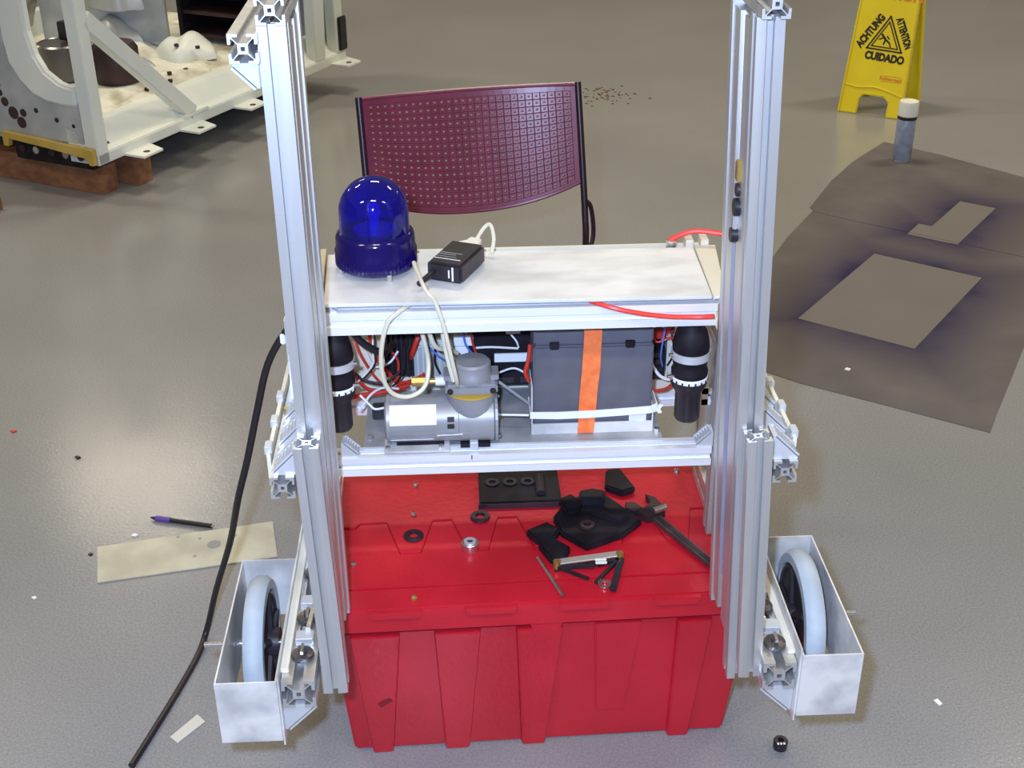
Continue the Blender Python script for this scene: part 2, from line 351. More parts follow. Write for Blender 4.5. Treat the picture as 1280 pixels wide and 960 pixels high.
# cross rails and corner posts
RY = 1.61
part('cross_rail', extr(MB(), (-.214, RY+PR/2, .5005), (.366, RY+PR/2, .5005), side=(0,1,0)), ALUH)
part('cross_rail', MB().prism([(a*.82, b_) for a, b_ in tslot(.034)], (-.214, RY+.014, .7335), (0,1,0), (0,0,1), (1,0,0), .573), ALUH)
part('cross_rail', extr(MB(), (-.230, 1.835, .4850), (.406, 1.835, .4850), side=(0,1,0)), ALUH)
for xx in (-.2295, .384): part('corner_post', extr(MB(), (xx, RY+PR/2+.004, .357), (xx, RY+PR/2+.004, .742)), ALU)
for xx in (-.2295, .4055): part('corner_post', extr(MB(), (xx, 1.835, .357), (xx, 1.835, .612)), ALU)
for sx, xx in ((-1, -.180), (1, .3675)):
    for zz, ss in ((.517, .024), (.7510, .0085)):
        gusset('corner_bracket', (xx, RY+.003, zz-.0005), (-sx,0,0), (0,0,1), (0,.022,0), ss, rob)
# ribbed brackets along the side rails
for yy in (1.366, 1.432, 1.50):
    gusset('corner_bracket', (-.2052, yy, .6442), (-1,0,0), (0,0,1), (0,.032,0), .034, rob)
    gusset('corner_bracket', (.3875, yy, .6442), (1,0,0), (0,0,1), (0,.032,0), .034, rob)
for sx, xo in ((-1, -.2455), (1, .4220)):
    mb = MB(); x0, x1 = sorted((xo+sx*.001, xo+sx*.006)); mb.box(x0, x1, 1.40, 1.80, .615, .655); part('side_board', mb, CREAM)
    for yy in (1.405, 1.472, 1.54): part('clip', MB().box(min(xo, xo+sx*.009), max(xo, xo+sx*.009), yy, yy+.018, .650, .662), ALU2, bevel=.001)
part('bolt', MB().cyl((-.238, 1.525, .644), (-.238, 1.525, .652), .006, n=6), BRASS)
# wheel boxes
def wheelbox(x0, x1, y0, y1, z0, z1, inner):
    t = .0022; mb = MB()
    mb.box(x0, x1, y0, y0+t, z0, z1); mb.box(x0, x1, y1-t, y1, z0, z1)
    mb.box(x0, x0+t, y0+t, y1-t, z0, z1); mb.box(x1-t, x1, y0+t, y1-t, z0, z1)
    w = part('wheel_box', mb, SHEET); w['label'] = 'open aluminium sheet box around the wheel'
    # long inner mounting plate bolted to the lower rail
    xi = inner
    part('mounting_plate', MB().box(xi-.0012, xi+.0012, y0+.004, y1+.24, z0-.012, z1+.008), SHEET, bevel=.0004)
wheelbox(-.3365, -.2555, 1.302, 1.575, .264, .366, -.2542)
wheelbox(.4400, .5215, 1.302, 1.575, .272, .376, .4387)
def wheel(xc, face, yc, zc, R):
    w = node('drive_wheel', rob); hw = .014
    prof = [(R-.020, -hw), (R-.007, -hw), (R-.001, -hw*.5), (R, 0), (R-.001, hw*.5), (R-.007, hw), (R-.020, hw), (R-.020, -hw)]
    MB().lathe(prof, (xc, yc, zc), (1,0,0), 40).build('tyre', TIRE, w, True)
    mb = MB(); mb.cyl((xc-.010, yc, zc), (xc+.010, yc, zc), R-.0195, n=32)
    mb.cyl((xc+face*.008, yc, zc), (xc+face*.026, yc, zc), .022, n=20)
    for k in range(5):
        a = k*2*math.pi/5; d = V((0, math.cos(a), math.sin(a)))
        p = V((xc+face*.011, yc, zc)); mb.cyl(p+d*.02, p+d*(R-.024), .007, .005, n=8)
    mb.build('hub', BLACK, w, True)
    MB().ring((xc+face*.010, yc, zc), (1,0,0), R-.026, .004, 32, 6).build('hub_rim', BLACK, w, True)
    MB().cyl((xc-face*.084, yc, zc), (xc+face*.040, yc, zc), .0042, n=12).build('axle', STEEL, w, True)
    MB().cyl((xc-face*.018, yc, zc), (xc-face*.036, yc, zc), .006, n=10).build('spacer', STEEL, w, True)
wheel(-.3020, 1, 1.478, .288, .098)
wheel(.4880, -1, 1.486, .297, .098)
# knobs and bolts on top of the lower rails
for xx, yy in ((-.2265, 1.362), (-.2265, 1.440), (-.2265, 1.545), (.414, 1.350), (.414, 1.428)):
    kb = part('knob_bolt', MB().lathe([(0,0),(.0145,0),(.0155,.003),(.0145,.007),(.006,.008),(.006,.012),(0,.012)], (xx, yy, .3567), n=20), POT, True)
    MB().box(xx-.002, xx+.002, yy-.010, yy+.008, .3685, .3735).build('wing', STEEL, kb)
    MB().box(xx-.012, xx+.012, yy+.022, yy+.042, .3567, .369).build('clamp_block', ALU2, kb, bevel=.0012)
part('spacer_strip', MB().box(-.2530, -.2425, 1.330, 1.80, .3567, .3640), CREAM, bevel=.0008)
part('spacer_strip', MB().box(.4275, .4375, 1.330, 1.80, .3567, .3640), CREAM, bevel=.0008)
part('link_bar', MB().tube([(-.222, 1.40, .372), (-.216, 1.50, .374), (-.222, 1.60, .374)], .004, k=3), STEEL, True)
part('link_bar', MB().tube([(.406, 1.385, .372), (.400, 1.45, .374)], .004, k=3), STEEL, True)
gusset('corner_bracket', (-.2528, 1.318, .3122), (1,0,0), (0,0,-1), (0,.034,0), .043, rob)
gusset('corner_bracket', (.4370, 1.318, .3122), (-1,0,0), (0,0,-1), (0,.034,0), .043, rob)
# deck, shelf, electronics board
part('deck_plate', MB().box(-.150, .296, RY+.026, 1.815, .5162, .5192), DECK)
sh = part('shelf_plate', MB().prism([(-.188,1.609),(.349,1.603),(.353,1.782),(-.196,1.789)], (0,0,.7600), (1,0,0), (0,1,0), (0,0,1), .0050), SHELF, bevel=.001)
sh['label'] = 'flat mottled aluminium shelf plate'
part('shelf_end', MB().prism([(.3505,1.603),(.368,1.603),(.388,1.790),(.356,1.790)], (0,0,.7600), (1,0,0), (0,1,0), (0,0,1), .0046), CREAM, bevel=.0008)
part('shelf_end', MB().prism([(-.2005,1.60),(-.190,1.60),(-.1985,1.80),(-.207,1.80)], (0,0,.7500), (1,0,0), (0,1,0), (0,0,1), .020), CREAM, bevel=.0008)
for xx in (.343, .366): part('shelf_tab', MB().box(xx, xx+.012, 1.79, 1.815, .757, .773), CREAM, bevel=.001)
part('bolt', MB().cyl((.322, 1.795, .76), (.322, 1.795, .772), .008, n=8), STEEL)
for xx in (-.182, .345): part('shelf_support', MB().box(xx-.003, xx+.003, 1.66, 1.80, .742, .7598), CREAM)
eb = part('electronics_board', MB().box(-.188, .366, 1.808, 1.814, .5020, .7595), CREAM)
for dx, dy in ((-.14, 1.66), (.29, 1.655), (.05, 1.79)): part('bolt', MB().cyl((dx, dy, .519), (dx, dy, .526), .005, n=6), STEEL)
part('index_mark', MB().box(.0095, .011, RY-.0006, RY+.001, .5085, .5150), INK)

# ================================================================== drive motors hanging under the upper rail
def motor(name, label, x, y, zt, s=1., f=1):
    t = thing(name, label, 'motor', (x, y, zt-.165*s))
    P = [(0,0),(.017,.0),(.019,.004),(.019,.045),(.023,.052),(.0265,.060),(.0265,.066)]
    MB().lathe([(r*s, h*s) for r, h in P], (x, y, zt-.165*s), n=24).build('motor_can', BLACK, t, True)
    MB().lathe([(r*s, h*s) for r, h in [(.0265,.066),(.0275,.067),(.0275,.073),(.0265,.074)]], (x, y, zt-.165*s), n=24).build('scale_ring', WHITEW, t, True)
    mb = MB()
    for k in range(18):
        a = k*2*math.pi/18; d = V((math.cos(a), math.sin(a), 0)); p = V((x, y, zt-.165*s+.0685*s))+d*.0272*s
        mb.box(-.0008, .0012, -.0012, .0012, -.002, .002, Matrix.Translation(p) @ Matrix.Rotation(a, 4, 'Z'))
    mb.build('scale_mark', INK, t)['kind'] = 'stuff'
    MB().lathe([(r*s, h*s) for r, h in [(.0265,.074),(.027,.082),(.024,.088),(.026,.098),(.027,.12),(.0255,.132),(.022,.146),(.014,.156),(0,.158)]], (x, y, zt-.165*s), n=24).build('gearbox', BLACKM, t, True)
    MB().lathe([(r*s, h*s) for r, h in [(.0255,.102),(.0285,.102),(.0285,.114),(.0255,.114)]], (x, y, zt-.165*s), n=24).build('clamp_band', ALU2, t, True)
    MB().cyl((x-f*.022*s, y-.008, zt-.09*s), (x-f*.034*s, y-.010, zt-.09*s), .003, n=8).build('screw', STEEL, t, True)
    MB().cyl((x-f*.022*s, y-.008, zt-.055*s), (x-f*.033*s, y-.010, zt-.055*s), .003, n=8).build('screw', STEEL, t, True)
    MB().box(x-.006, x+.006, y-.005, y+.005, zt-.008*s, zt).build('hanger', BLACK, t)
    return t
motor('gear_motor', 'black cylindrical gear motor with white scale ring hanging beside the right upright', .3310, 1.640, .7160)
motor('gear_motor', 'black gear motor with silver clamp half hidden behind the left upright', -.1820, 1.642, .7160, f=-1)

# ================================================================== compressor on deck
cx, cy, cz, cr = -.034, 1.652, .5572, .0350
cp = thing('air_compressor', 'grey cylindrical air compressor with domed pump head on the deck', 'compressor', (cx, cy, .5195))
MB().lathe([(0,-.082),(.030,-.082),(cr,-.078),(cr,.026),(cr+.001,.027),(cr+.001,.078),(.031,.082),(0,.082)], (cx, cy, cz), (1,0,0), 32).build('motor_body', GREYM, cp, True)
MB().lathe([(cr+.0004,-.079),(cr+.0016,-.079),(cr+.0016,-.074),(cr+.0004,-.074)], (cx, cy, cz), (1,0,0), 32).build('end_band', GREYM, cp, True)
def patch(x0, x1, a0, a1, r, name, ma, n=8, th=.0006):
    mb = MB(); A = []
    for rr in (r, r+th):
        for i in range(n+1):
            a = math.radians(a0+(a1-a0)*i/n)
            for x in (x0, x1): A.append((x, cy-rr*math.cos(a), cz+rr*math.sin(a)))
    k = 2*(n+1); fs = []
    for i in range(n): fs += [(2*i, 2*i+1, 2*i+3, 2*i+2), (k+2*i, k+2*i+2, k+2*i+3, k+2*i+1), (2*i, 2*i+2, k+2*i+2, k+2*i), (2*i+1, k+2*i+1, k+2*i+3, 2*i+3)]
    fs += [(0, k, k+1, 1), (2*n, 2*n+1, k+2*n+1, k+2*n)]
    return mb.add(A, fs).build(name, ma, cp, True)
patch(-.110, -.040, 12, 62, cr+.0003, 'sticker', PAPER)
patch(-.024, -.014, 18, 30, cr+.0012, 'vent_slot', INK); patch(-.024, -.014, 2, 13, cr+.0012, 'vent_slot', INK)
patch(-.115, -.045, -34, -32, cr+.0004, 'seam_line', ALU2, th=.001)
MB().cyl((-.040, cy-cr-.001, cz-.010), (-.002, cy-cr-.001, cz-.009), .0022, n=8).build('tie_rod', STEEL, cp, True)
MB().lathe([(0,0),(cr+.002,0),(cr+.002,.004),(0,.004)], (.046, cy, cz), (1,0,0), 28).build('end_plate', GREYM, cp)
for dy, dz in ((-.028, .018), (-.028, -.018), (.028, .018)): MB().cyl((.049, cy+dy, cz+dz), (.054, cy+dy, cz+dz), .0035, n=8).build('bolt', POT, cp)
hx = .0125
MB().lathe([(.0,-.004),(.024,-.002),(.034,.012),(.0365,.024),(.0365,.046),(.0,.046)], (hx, cy+.002, cz), n=32).build('pump_collar', GREYM, cp, True)
MB().lathe([(.0,0),(.038,0),(.038,.0025),(.0,.0025)], (hx, cy+.002, cz+.046), n=32).build('gasket', GASK, cp)
MB().box(hx-.038, hx+.038, cy-.026, cy+.030, cz+.0485, cz+.066).build('head_flange', GREYM, cp, bevel=.004)
MB().lathe([(.029,0),(.029,.008),(.027,.011),(.027,.024),(.024,.027),(0,.028)], (hx+.002, cy+.002, cz+.066), n=32).build('pump_head', GREYM, cp, True)
for sx in (-1, 1):
    MB().cyl((hx+sx*.031, cy-.0265, cz+.057), (hx+sx*.031, cy-.0285, cz+.057), .0045, n=10).build('bolt_recess', INK, cp)
    MB().box(hx+sx*.034-.006, hx+sx*.034+.006, cy-.012, cy+.02, cz+.066, cz+.074).build('head_lug', GREYM, cp, bevel=.001)
MB().prism([(-.118,RY+.004),(-.022,RY+.004),(-.022,1.70),(-.118,1.70)], (0,0,.5200), (1,0,0), (0,1,0), (0,0,1), .0035).build('foot_plate', SHEET, cp)
MB().box(-.100, -.030, 1.63, 1.69, .523, .532).build('rubber_mount', BLACKM, cp)
MB().box(-.006, .038, 1.625, 1.69, .5200, .526).build('rubber_mount', BLACKM, cp)
MB().box(.008, .020, 1.618, 1.66, .5200, .532).build('foot_stud', ALU2, cp, bevel=.001)
for xx in (-.125, -.046): MB().cyl((xx+.012, RY+.012, .523), (xx+.012, RY+.012, .5275), .0042, n=6).build('bolt', STEEL, cp)
# brass fitting on its inlet
fit = thing('hose_fitting', 'brass hose fitting with white collar plugged into the compressor head', 'fitting', (-.05, 1.665, .60))
MB().cyl((-.075, 1.668, .6095), (-.053, 1.668, .6095), .0075, n=6).build('hex_body', BRASS, fit)
MB().cyl((-.053, 1.668, .6095), (-.040, 1.668, .6095), .0045, n=12).build('stem', BRASS, fit, True)
MB().cyl((-.040, 1.668, .6095), (-.0255, 1.668, .6095), .0070, n=12).build('collar', WHITEW, fit, True)

# ================================================================== battery
bt = thing('battery', 'dark grey rectangular battery strapped to the deck with an orange band', 'battery', (.19, 1.70, .5195))
MB().box(.104, .281, 1.662, 1.740, .5205, .6640).build('case', BATT, bt, bevel=.003)
MB().box(.105, .280, 1.6655, 1.740, .6640, .6880).build('cover', BATT, bt, bevel=.003)
for xx in (.135, .187, .246): MB().box(xx-.007, xx+.007, 1.6614, 1.668, .6580, .6700).build('terminal_notch', BLACKM, bt, bevel=.0008)
MB().box(.248, .274, 1.6612, 1.663, .5250, .5480).build('label_sticker', PAPER, bt)
tr = MB(); tr.box(.101, .284, 1.6575, 1.6595, .5193, .537); tr.box(.101, .284, 1.6595, 1.742, .5193, .5203); tr.box(.101, .103, 1.6595, 1.742, .5203, .60); tr.box(.2825, .2845, 1.6595, 1.742, .5203, .56)
tag(tr.build('battery_tray', SHEET), 'bent aluminium tray cradling the dark grey battery', 'tray')
ob = MB(); ob.ribbon([(.191,1.6985,.6905),(.191,1.6625,.6905),(.191,1.6595,.685),(.190,1.6585,.66),(.189,1.6575,.63),(.186,1.6570,.59),(.184,1.6565,.55),(.183,1.6545,.530),(.182,1.6535,.5215)], (1,0,0), [.026,.026,.026,.026,.027,.026,.026,.024,.024], -.0016)
tag(ob.build('battery_strap', ORANGE), 'bright orange webbing strap over the dark grey battery', 'strap')
ws = MB(); ws.ribbon([(.100,1.70,.556),(.100,1.6545,.5545),(.14,1.6520,.5545),(.19,1.6515,.5555),(.24,1.6515,.558),(.278,1.652,.560),(.2875,1.655,.5615),(.2875,1.70,.5615)], (0,0,1), [.010,.011,.012,.012,.012,.012,.014,.010], .0016)
tag(ws.build('white_strap', WHITEW), 'white plastic band wrapped across the front of the battery', 'strap')
tag(MB().tube([(.052,1.66,.5540),(.075,1.657,.5545),(.097,1.655,.5545)], .0018, n=6).build('cable_tie', WHITEW), 'thin white tie between compressor and battery band', 'cable tie')
tag(MB().prism([(0,0),(.004,.008),(.010,.007),(.006,.001),(.009,-.006),(.003,-.006)], (.2865,1.6515,.5615), (1,0,0), (0,0,1), (0,-1,0), .004).build('strap_knot', WHITEW), 'knotted white end of the band at the battery corner', 'knot')

# ================================================================== electronics on the board
def box_thing(name, label, cat, b_, ma, bev=.0015, group=None):
    return tag(MB().box(*b_).build(name, ma, bevel=bev), label, cat, group)
bk = thing('motor_controller', 'black finned controller block on the cream board left of the compressor head', 'controller', (-.095, 1.80, .56))
MB().box(-.120, -.072, 1.775, 1.8075, .562, .640).build('case', BLACKM, bk, bevel=.002)
for k in range(6): MB().box(-.118+k*.008, -.1145+k*.008, 1.768, 1.775, .566, .636).build('fin', BLACK, bk)
rc = thing('radio_controller', 'long black control unit behind the compressor head and battery', 'controller', (.06, 1.79, .545))
MB().box(.010, .135, 1.760, 1.8075, .548, .650).build('case', BLACKM, rc, bevel=.003)
MB().box(.050, .110, 1.757, 1.7600, .592, .606).build('label_strip', PAPER, rc)
for k in range(3): MB().box(.020+k*.035, .045+k*.035, 1.7575, 1.7600, .555, .565).build('port', BLACK, rc)
MB().box(.068, .090, 1.757, 1.760, .640, .648).build('label_strip', PAPER, rc)
box_thing('relay_box', 'flat black box standing under the shelf above the upper cross rail', 'relay box', (-.008, .085, 1.755, 1.8075, .662, .738), BLACKM)
cn = thing('wire_connector', 'white wire connector beside the pump head', 'connector', (.003, 1.76, .60))
MB().box(-.012, .018, 1.748, 1.770, .626, .640).build('housing', WHITEW, cn, bevel=.001); MB().box(-.011, .010, 1.748, 1.770, .608, .624).build('housing', WHITEW, cn, bevel=.001)
tb = thing('terminal_block', 'clear ribbed terminal block behind the brass fitting', 'terminal block', (-.05, 1.78, .56))
MB().box(-.078, -.026, 1.778, 1.8075, .556, .622).build('base', CLEAR, tb, bevel=.002)
for k in range(6): MB().box(-.076+k*.0085, -.0705+k*.0085, 1.770, 1.778, .562, .616).build('terminal', ALU2, tb, bevel=.001)
pcb = thing('circuit_board', 'red circuit board behind the battery near the right motor', 'circuit board', (.305, 1.79, .60))
MB().box(.286, .336, 1.798, 1.8015, .604, .656).build('board', PCB, pcb)
for k in range(5): MB().box(.290+k*.008, .2955+k*.008, 1.790, 1.798, .628, .634).build('component', PAPER if k % 2 else BLACK, pcb)
MB().box(.2858, .336, 1.8015, 1.8075, .61, .64).build('standoff', BLACK, pcb)
fb = thing('fuse_block', 'small black fuse block right of the battery', 'fuse block', (.304, 1.78, .545))
MB().box(.290, .318, 1.772, 1.8075, .545, .600).build('case', BLACKM, fb, bevel=.002)
for k in range(4): MB().box(.294, .314, 1.768, 1.772, .549+k*.0125, .557+k*.0125).build('fuse', BLACK if k % 2 else DARK, fb)
box_thing('solenoid_valve', 'cream solenoid valve beside the black fuse block', 'valve', (.322, .342, 1.780, 1.8075, .548, .612), CLEAR, .003)
box_thing('small_relay', 'tiny black relay on the deck left of the compressor', 'relay', (-.140, -.118, 1.715, 1.735, .5195, .540), BLACK)

# ================================================================== wires
def wire(pts, r, ma, label, group=None, name='wire', cat='wire', n=6, k=5):
    return tag(MB().tube(pts, r, n, k).build(name, ma, smooth=True), label, cat, group)
wire([(-.139,1.775,.70),(-.139,1.76,.635),(-.132,1.76,.604),(-.115,1.76,.578),(-.101,1.76,.56),(-.079,1.76,.562),(-.056,1.775,.567)], .0035, REDW, 'thick red wire bending down across the cream board')
wire([(-.111,1.766,.616),(-.099,1.76,.599),(-.099,1.755,.578),(-.102,1.75,.557)], .002, REDW, 'thin red wire crossing in front of the finned controller')
wire([(-.064,1.765,.645),(-.067,1.755,.638),(-.075,1.755,.615),(-.079,1.765,.60)], .0042, REDW, 'short fat red lead beside the clear terminal block')
wire([(-.179,1.74,.619),(-.168,1.74,.595),(-.152,1.74,.566),(-.134,1.74,.558),(-.097,1.74,.557)], .003, REDW, 'red wire running from the left motor to the tangle')
wire([(-.175,1.73,.552),(-.152,1.73,.556),(-.121,1.73,.560),(-.084,1.745,.562)], .004, REDW, 'lowest red cable lying left of the compressor')
wire([(-.135,1.775,.66),(-.135,1.745,.622),(-.136,1.74,.604),(-.151,1.74,.584),(-.17,1.735,.568)], .0014, WHITEW, 'thin white wire curving down the cream board')
wire([(-.132,1.775,.66),(-.132,1.746,.621),(-.133,1.741,.602),(-.149,1.741,.581),(-.17,1.736,.564)], .0014, RUBBER, 'thin black wire beside the white one on the cream board')
wire([(-.052,1.75,.666),(-.02,1.745,.658),(.01,1.745,.652)], .0022, WHITEW, 'white and red lead crossing above the brass fitting')
wire([(.022,1.745,.624),(.046,1.74,.627),(.086,1.745,.621)], .0018, WHITEW, 'white lead across the black control unit')
wire([(.072,1.752,.646),(.083,1.745,.634),(.087,1.748,.621)], .0015, WHITEW, 'short white lead dropping beside the white label strip')
wire([(-.162,1.735,.59),(-.151,1.735,.579),(-.12,1.735,.573),(-.096,1.75,.584)], .0024, RUBBER, 'black wire sagging left of the tube loop')
wire([(-.176,1.70,.633),(-.169,1.70,.616),(-.165,1.715,.605)], .0018, BLUEW, 'short blue wire at the left motor clamp')
wire([(.003,1.744,.66),(.003,1.74,.652),(.006,1.74,.633),(.015,1.745,.615)], .0018, BLUEW, 'blue wire passing over the white connector')
wire([(.014,1.75,.66),(.014,1.742,.652),(.018,1.742,.629),(.024,1.745,.608)], .0018, REDW, 'red wire right of the white connector')
wire([(.286,1.74,.543),(.316,1.74,.546),(.338,1.76,.554)], .0024, REDW, 'red wire low down right of the battery')
wire([(.311,1.765,.65),(.311,1.75,.644),(.306,1.745,.603),(.312,1.76,.575)], .0014, BLUEW, 'blue wire hanging right of the battery')
wire([(-.157,1.72,.561),(-.143,1.712,.549),(-.134,1.708,.543),(-.115,1.71,.545)], .0018, WHITEW, 'white wire over the tiny black relay')
wire([(.053,1.675,.602),(.078,1.672,.582),(.099,1.672,.564)], .0024, GREYM, 'grey hose from compressor to battery side')
wire([(.1005,1.68,.660),(.098,1.675,.638),(.093,1.672,.618),(.0985,1.675,.602)], .0034, REDW, 'red battery lead at the left side of the battery')
wire([(.053,1.71,.598),(.078,1.705,.608),(.099,1.705,.596)], .0016, WHITEW, 'thin white lead between pump head and battery')
wire([(-.16,1.79,.72),(-.13,1.775,.712),(-.09,1.775,.717),(-.06,1.79,.73)], .003, REDW, 'red wire under the shelf at the left')
for pts, r_, ma_, lb in (
    ([(-.168,1.79,.66),(-.160,1.765,.62),(-.142,1.755,.585),(-.125,1.75,.562)], .0022, REDW, 'red wire falling from the board top left of the controller'),
    ([(-.150,1.79,.600),(-.135,1.762,.588),(-.112,1.758,.596),(-.098,1.765,.612)], .0018, WHITEW, 'white wire looping below the finned controller'),
    ([(-.128,1.745,.552),(-.105,1.742,.566),(-.090,1.745,.590),(-.088,1.766,.62)], .0018, RUBBER, 'black wire climbing to the finned controller'),
    ([(-.160,1.72,.535),(-.140,1.725,.560),(-.120,1.722,.572),(-.098,1.728,.566)], .0018, WHITEW, 'white wire tangled with the lowest red cable'),
    ([(-.084,1.764,.655),(-.078,1.755,.632),(-.083,1.752,.612),(-.078,1.758,.585)], .0020, RUBBER, 'black lead right of the finned controller'),
    ([(-.045,1.764,.650),(-.040,1.755,.630),(-.042,1.752,.600),(-.035,1.758,.575)], .0020, RUBBER, 'black lead over the clear terminal block'),
    ([(-.066,1.764,.640),(-.050,1.752,.624),(-.034,1.752,.606),(-.020,1.765,.590)], .0016, BLUEW, 'thin blue lead over the clear terminal block'),
    ([(.290,1.764,.590),(.305,1.752,.565),(.325,1.752,.556),(.340,1.77,.565)], .0026, WHITEW, 'white lead curling right of the battery'),
    ([(.292,1.764,.640),(.300,1.756,.620),(.322,1.756,.626),(.338,1.772,.61)], .0018, REDW, 'thin red lead near the red circuit board'),
    ([(.330,1.772,.655),(.324,1.760,.63),(.330,1.760,.60),(.322,1.772,.57)], .0016, RUBBER, 'thin black lead over the cream valve')):
    wire(pts, r_, ma_, lb)
for k, (xx, ma_, lb) in enumerate(((-.150, REDW, 'left red upright lead under the shelf'), (-.143, REDW, 'right red upright lead under the shelf'), (.012, BLUEW, 'blue upright lead under the shelf'), (.024, REDW, 'red upright lead right of the blue one under the shelf'))):
    wire([(xx, 1.752, .755), (xx, 1.748, .72), (xx+.002, 1.75, .66)], .0022, ma_, lb, k=3)
wire([(-.007,1.684,.647),(-.020,1.670,.660),(-.037,1.654,.673),(-.046,1.649,.70),(-.052,1.650,.735),(-.057,1.647,.7545),(-.070,1.625,.7552),(-.088,1.602,.7520),(-.102,1.598,.738),(-.112,1.602,.697),(-.113,1.612,.648),(-.101,1.622,.616),(-.077,1.630,.606),(-.055,1.640,.617),(-.049,1.657,.644),(-.054,1.659,.682),(-.062,1.668,.712)], .0034, TUBE, 'cream air tube coiled in a tall loop left of the pump', name='air_tube', cat='tube', n=8)
wire([(-.064,1.678,.795),(-.060,1.655,.793),(-.046,1.600,.785),(-.035,1.594,.772),(-.024,1.592,.735),(-.016,1.596,.69),(-.009,1.606,.645),(-.008,1.622,.626)], .0030, TUBE, 'cream tube hanging from the shelf over the upper rail', name='air_tube', cat='tube', n=8)
wire([(-.027,1.665,.715),(-.0265,1.645,.694),(-.0205,1.638,.658),(-.013,1.630,.628)], .0030, TUBE, 'short cream tube rising from pump behind the upper rail', name='air_tube', cat='tube', n=8)
wire([(.150,1.662,.7550),(.174,1.628,.7552),(.200,1.604,.7545),(.232,1.597,.748),(.282,1.597,.739),(.327,1.596,.737),(.350,1.588,.741)], .0036, REDC, 'bright red cable sagging over the upper rail to the right', name='cable', cat='cable', n=8)
wire([(.318,1.797,.770),(.342,1.80,.780),(.364,1.798,.784),(.402,1.79,.781)], .0040, REDC, 'bright red cable looping from the shelf back corner', name='cable', cat='cable', n=8)
wire([(-.544,1.532,.005),(-.508,1.677,.005),(-.484,1.79,.005),(-.474,1.85,.020),(-.440,1.82,.13),(-.392,1.76,.27),(-.355,1.69,.400),(-.328,1.665,.487),(-.306,1.668,.567),(-.283,1.668,.644),(-.254,1.668,.694),(-.226,1.668,.722),(-.190,1.678,.717),(-.161,1.684,.688),(-.143,1.692,.662),(-.118,1.703,.642),(-.104,1.74,.636)], 0.0056, RUBBER, 'thick black power cable trailing from the left side to the floor', name='power_cable', cat='cable', n=10, k=6)
box_thing('cable_clip', 'white tape band on the thick black power cable', 'tape', (-.260, -.2525, 1.6605, 1.6755, .680, .696), WHITEW)

# ================================================================== beacon
bx, by, bz = -.120, 1.733, .7655
be = thing('beacon_light', 'blue rotating beacon lamp on the left end of the shelf', 'beacon', (bx, by, bz))
MB().lathe([(0,.008),(.055,.008),(.058,.011),(.058,.032),(.0574,.034),(.0572,.050),(.0555,.056),(.051,.060),(.0475,.060),(.0475,.056),(.054,.050),(.054,.013),(0,.013)], (bx, by, bz), n=120, wob=lambda r, h, i: r+(.0014 if i % 2 and r > .0575 and .01 < h < .05 else 0)).build('base_ring', BLUEB, be, True)
pr = [(.0505,.060),(.0500,.085)]+[(.050*math.cos(a), .088+.050*math.sin(a)) for a in [i*math.pi/2/10 for i in range(10)]]+[(.0005,.138)]
pi_ = [(max(r-.0022, .0004), h-.0018) for r, h in pr[::-1]]
MB().lathe(pr+pi_, (bx, by, bz), n=40).build('dome', BLUE, be, True)
rf = MB().lathe([(0,.056),(.030,.058),(.031,.062),(.020,.060),(0,.059)], (bx, by, bz), n=28).build('reflector_dish', BLUER, be, True)
MB().lathe([(.0,.058),(.007,.058),(.007,.075),(.010,.085),(.008,.097),(.0,.101)], (bx, by, bz), n=16).build('bulb', PAPER, be, True)
mb = MB()
for i in range(9):
    a = math.radians(200+i*17.5)
    mb.add([V((bx+.026*math.cos(a+d), by+.026*math.sin(a+d)+.01, bz+h)) for d, h in ((0,.066),(.30,.066),(.30,.115),(0,.115))], [(0,1,2,3)])
for (sx, sy) in ((.020,-.050), (-.05,-.018), (.045,.035)):
    MB().cyl((bx+sx, by+sy, bz-.0003), (bx+sx, by+sy, bz+.010), .004, n=8).build('mounting_stud', STEEL, be, True)

# ================================================================== adapter on shelf
ad = thing('power_adapter', 'black rectangular power adapter with pale printed lines on the shelf', 'adapter', (-.004, 1.713, .7652), math.radians(-24), local=True)
MB().box(-.027, .027, -.044, .044, 0, .029).build('case', BLACK, ad, bevel=.004)
for k, (w, y) in enumerate(((.040,-.026),(.030,-.018),(.026,-.010),(.034,-.004))):
    MB().box(-.022, -.022+w, y-.0008, y+.0008 , .0288, .0293).build('print_line', PAPER if k == 0 else GREYM, ad)
MB().box(.012, .0145, -.0446, -.0436, .004, .025).build('white_mark', PAPER, ad); MB().box(.0065, .0085, -.0446, -.0436, .008, .020).build('white_mark', PAPER, ad)
MB().tube([(-.016,-.042,.015),(-.019,-.060,.012),(-.024,-.078,.008)], .0042, k=3).build('cable_stub', RUBBER, ad, True)
pg = MB().prism([(-.022,.044),(.020,.044),(.012,.058),(.010,.072),(-.008,.072),(-.010,.058)], (0,0,.010), (1,0,0), (0,1,0), (0,0,1), .016).build('plug', CAP, ad, bevel=.002)
MB().tube([(.001,.070,.020),(.006,.090,.034),(.016,.092,.040),(.026,.080,.024),(.028,.066,.006)], .003, k=4).build('plug_lead', TUBE, pg, True)

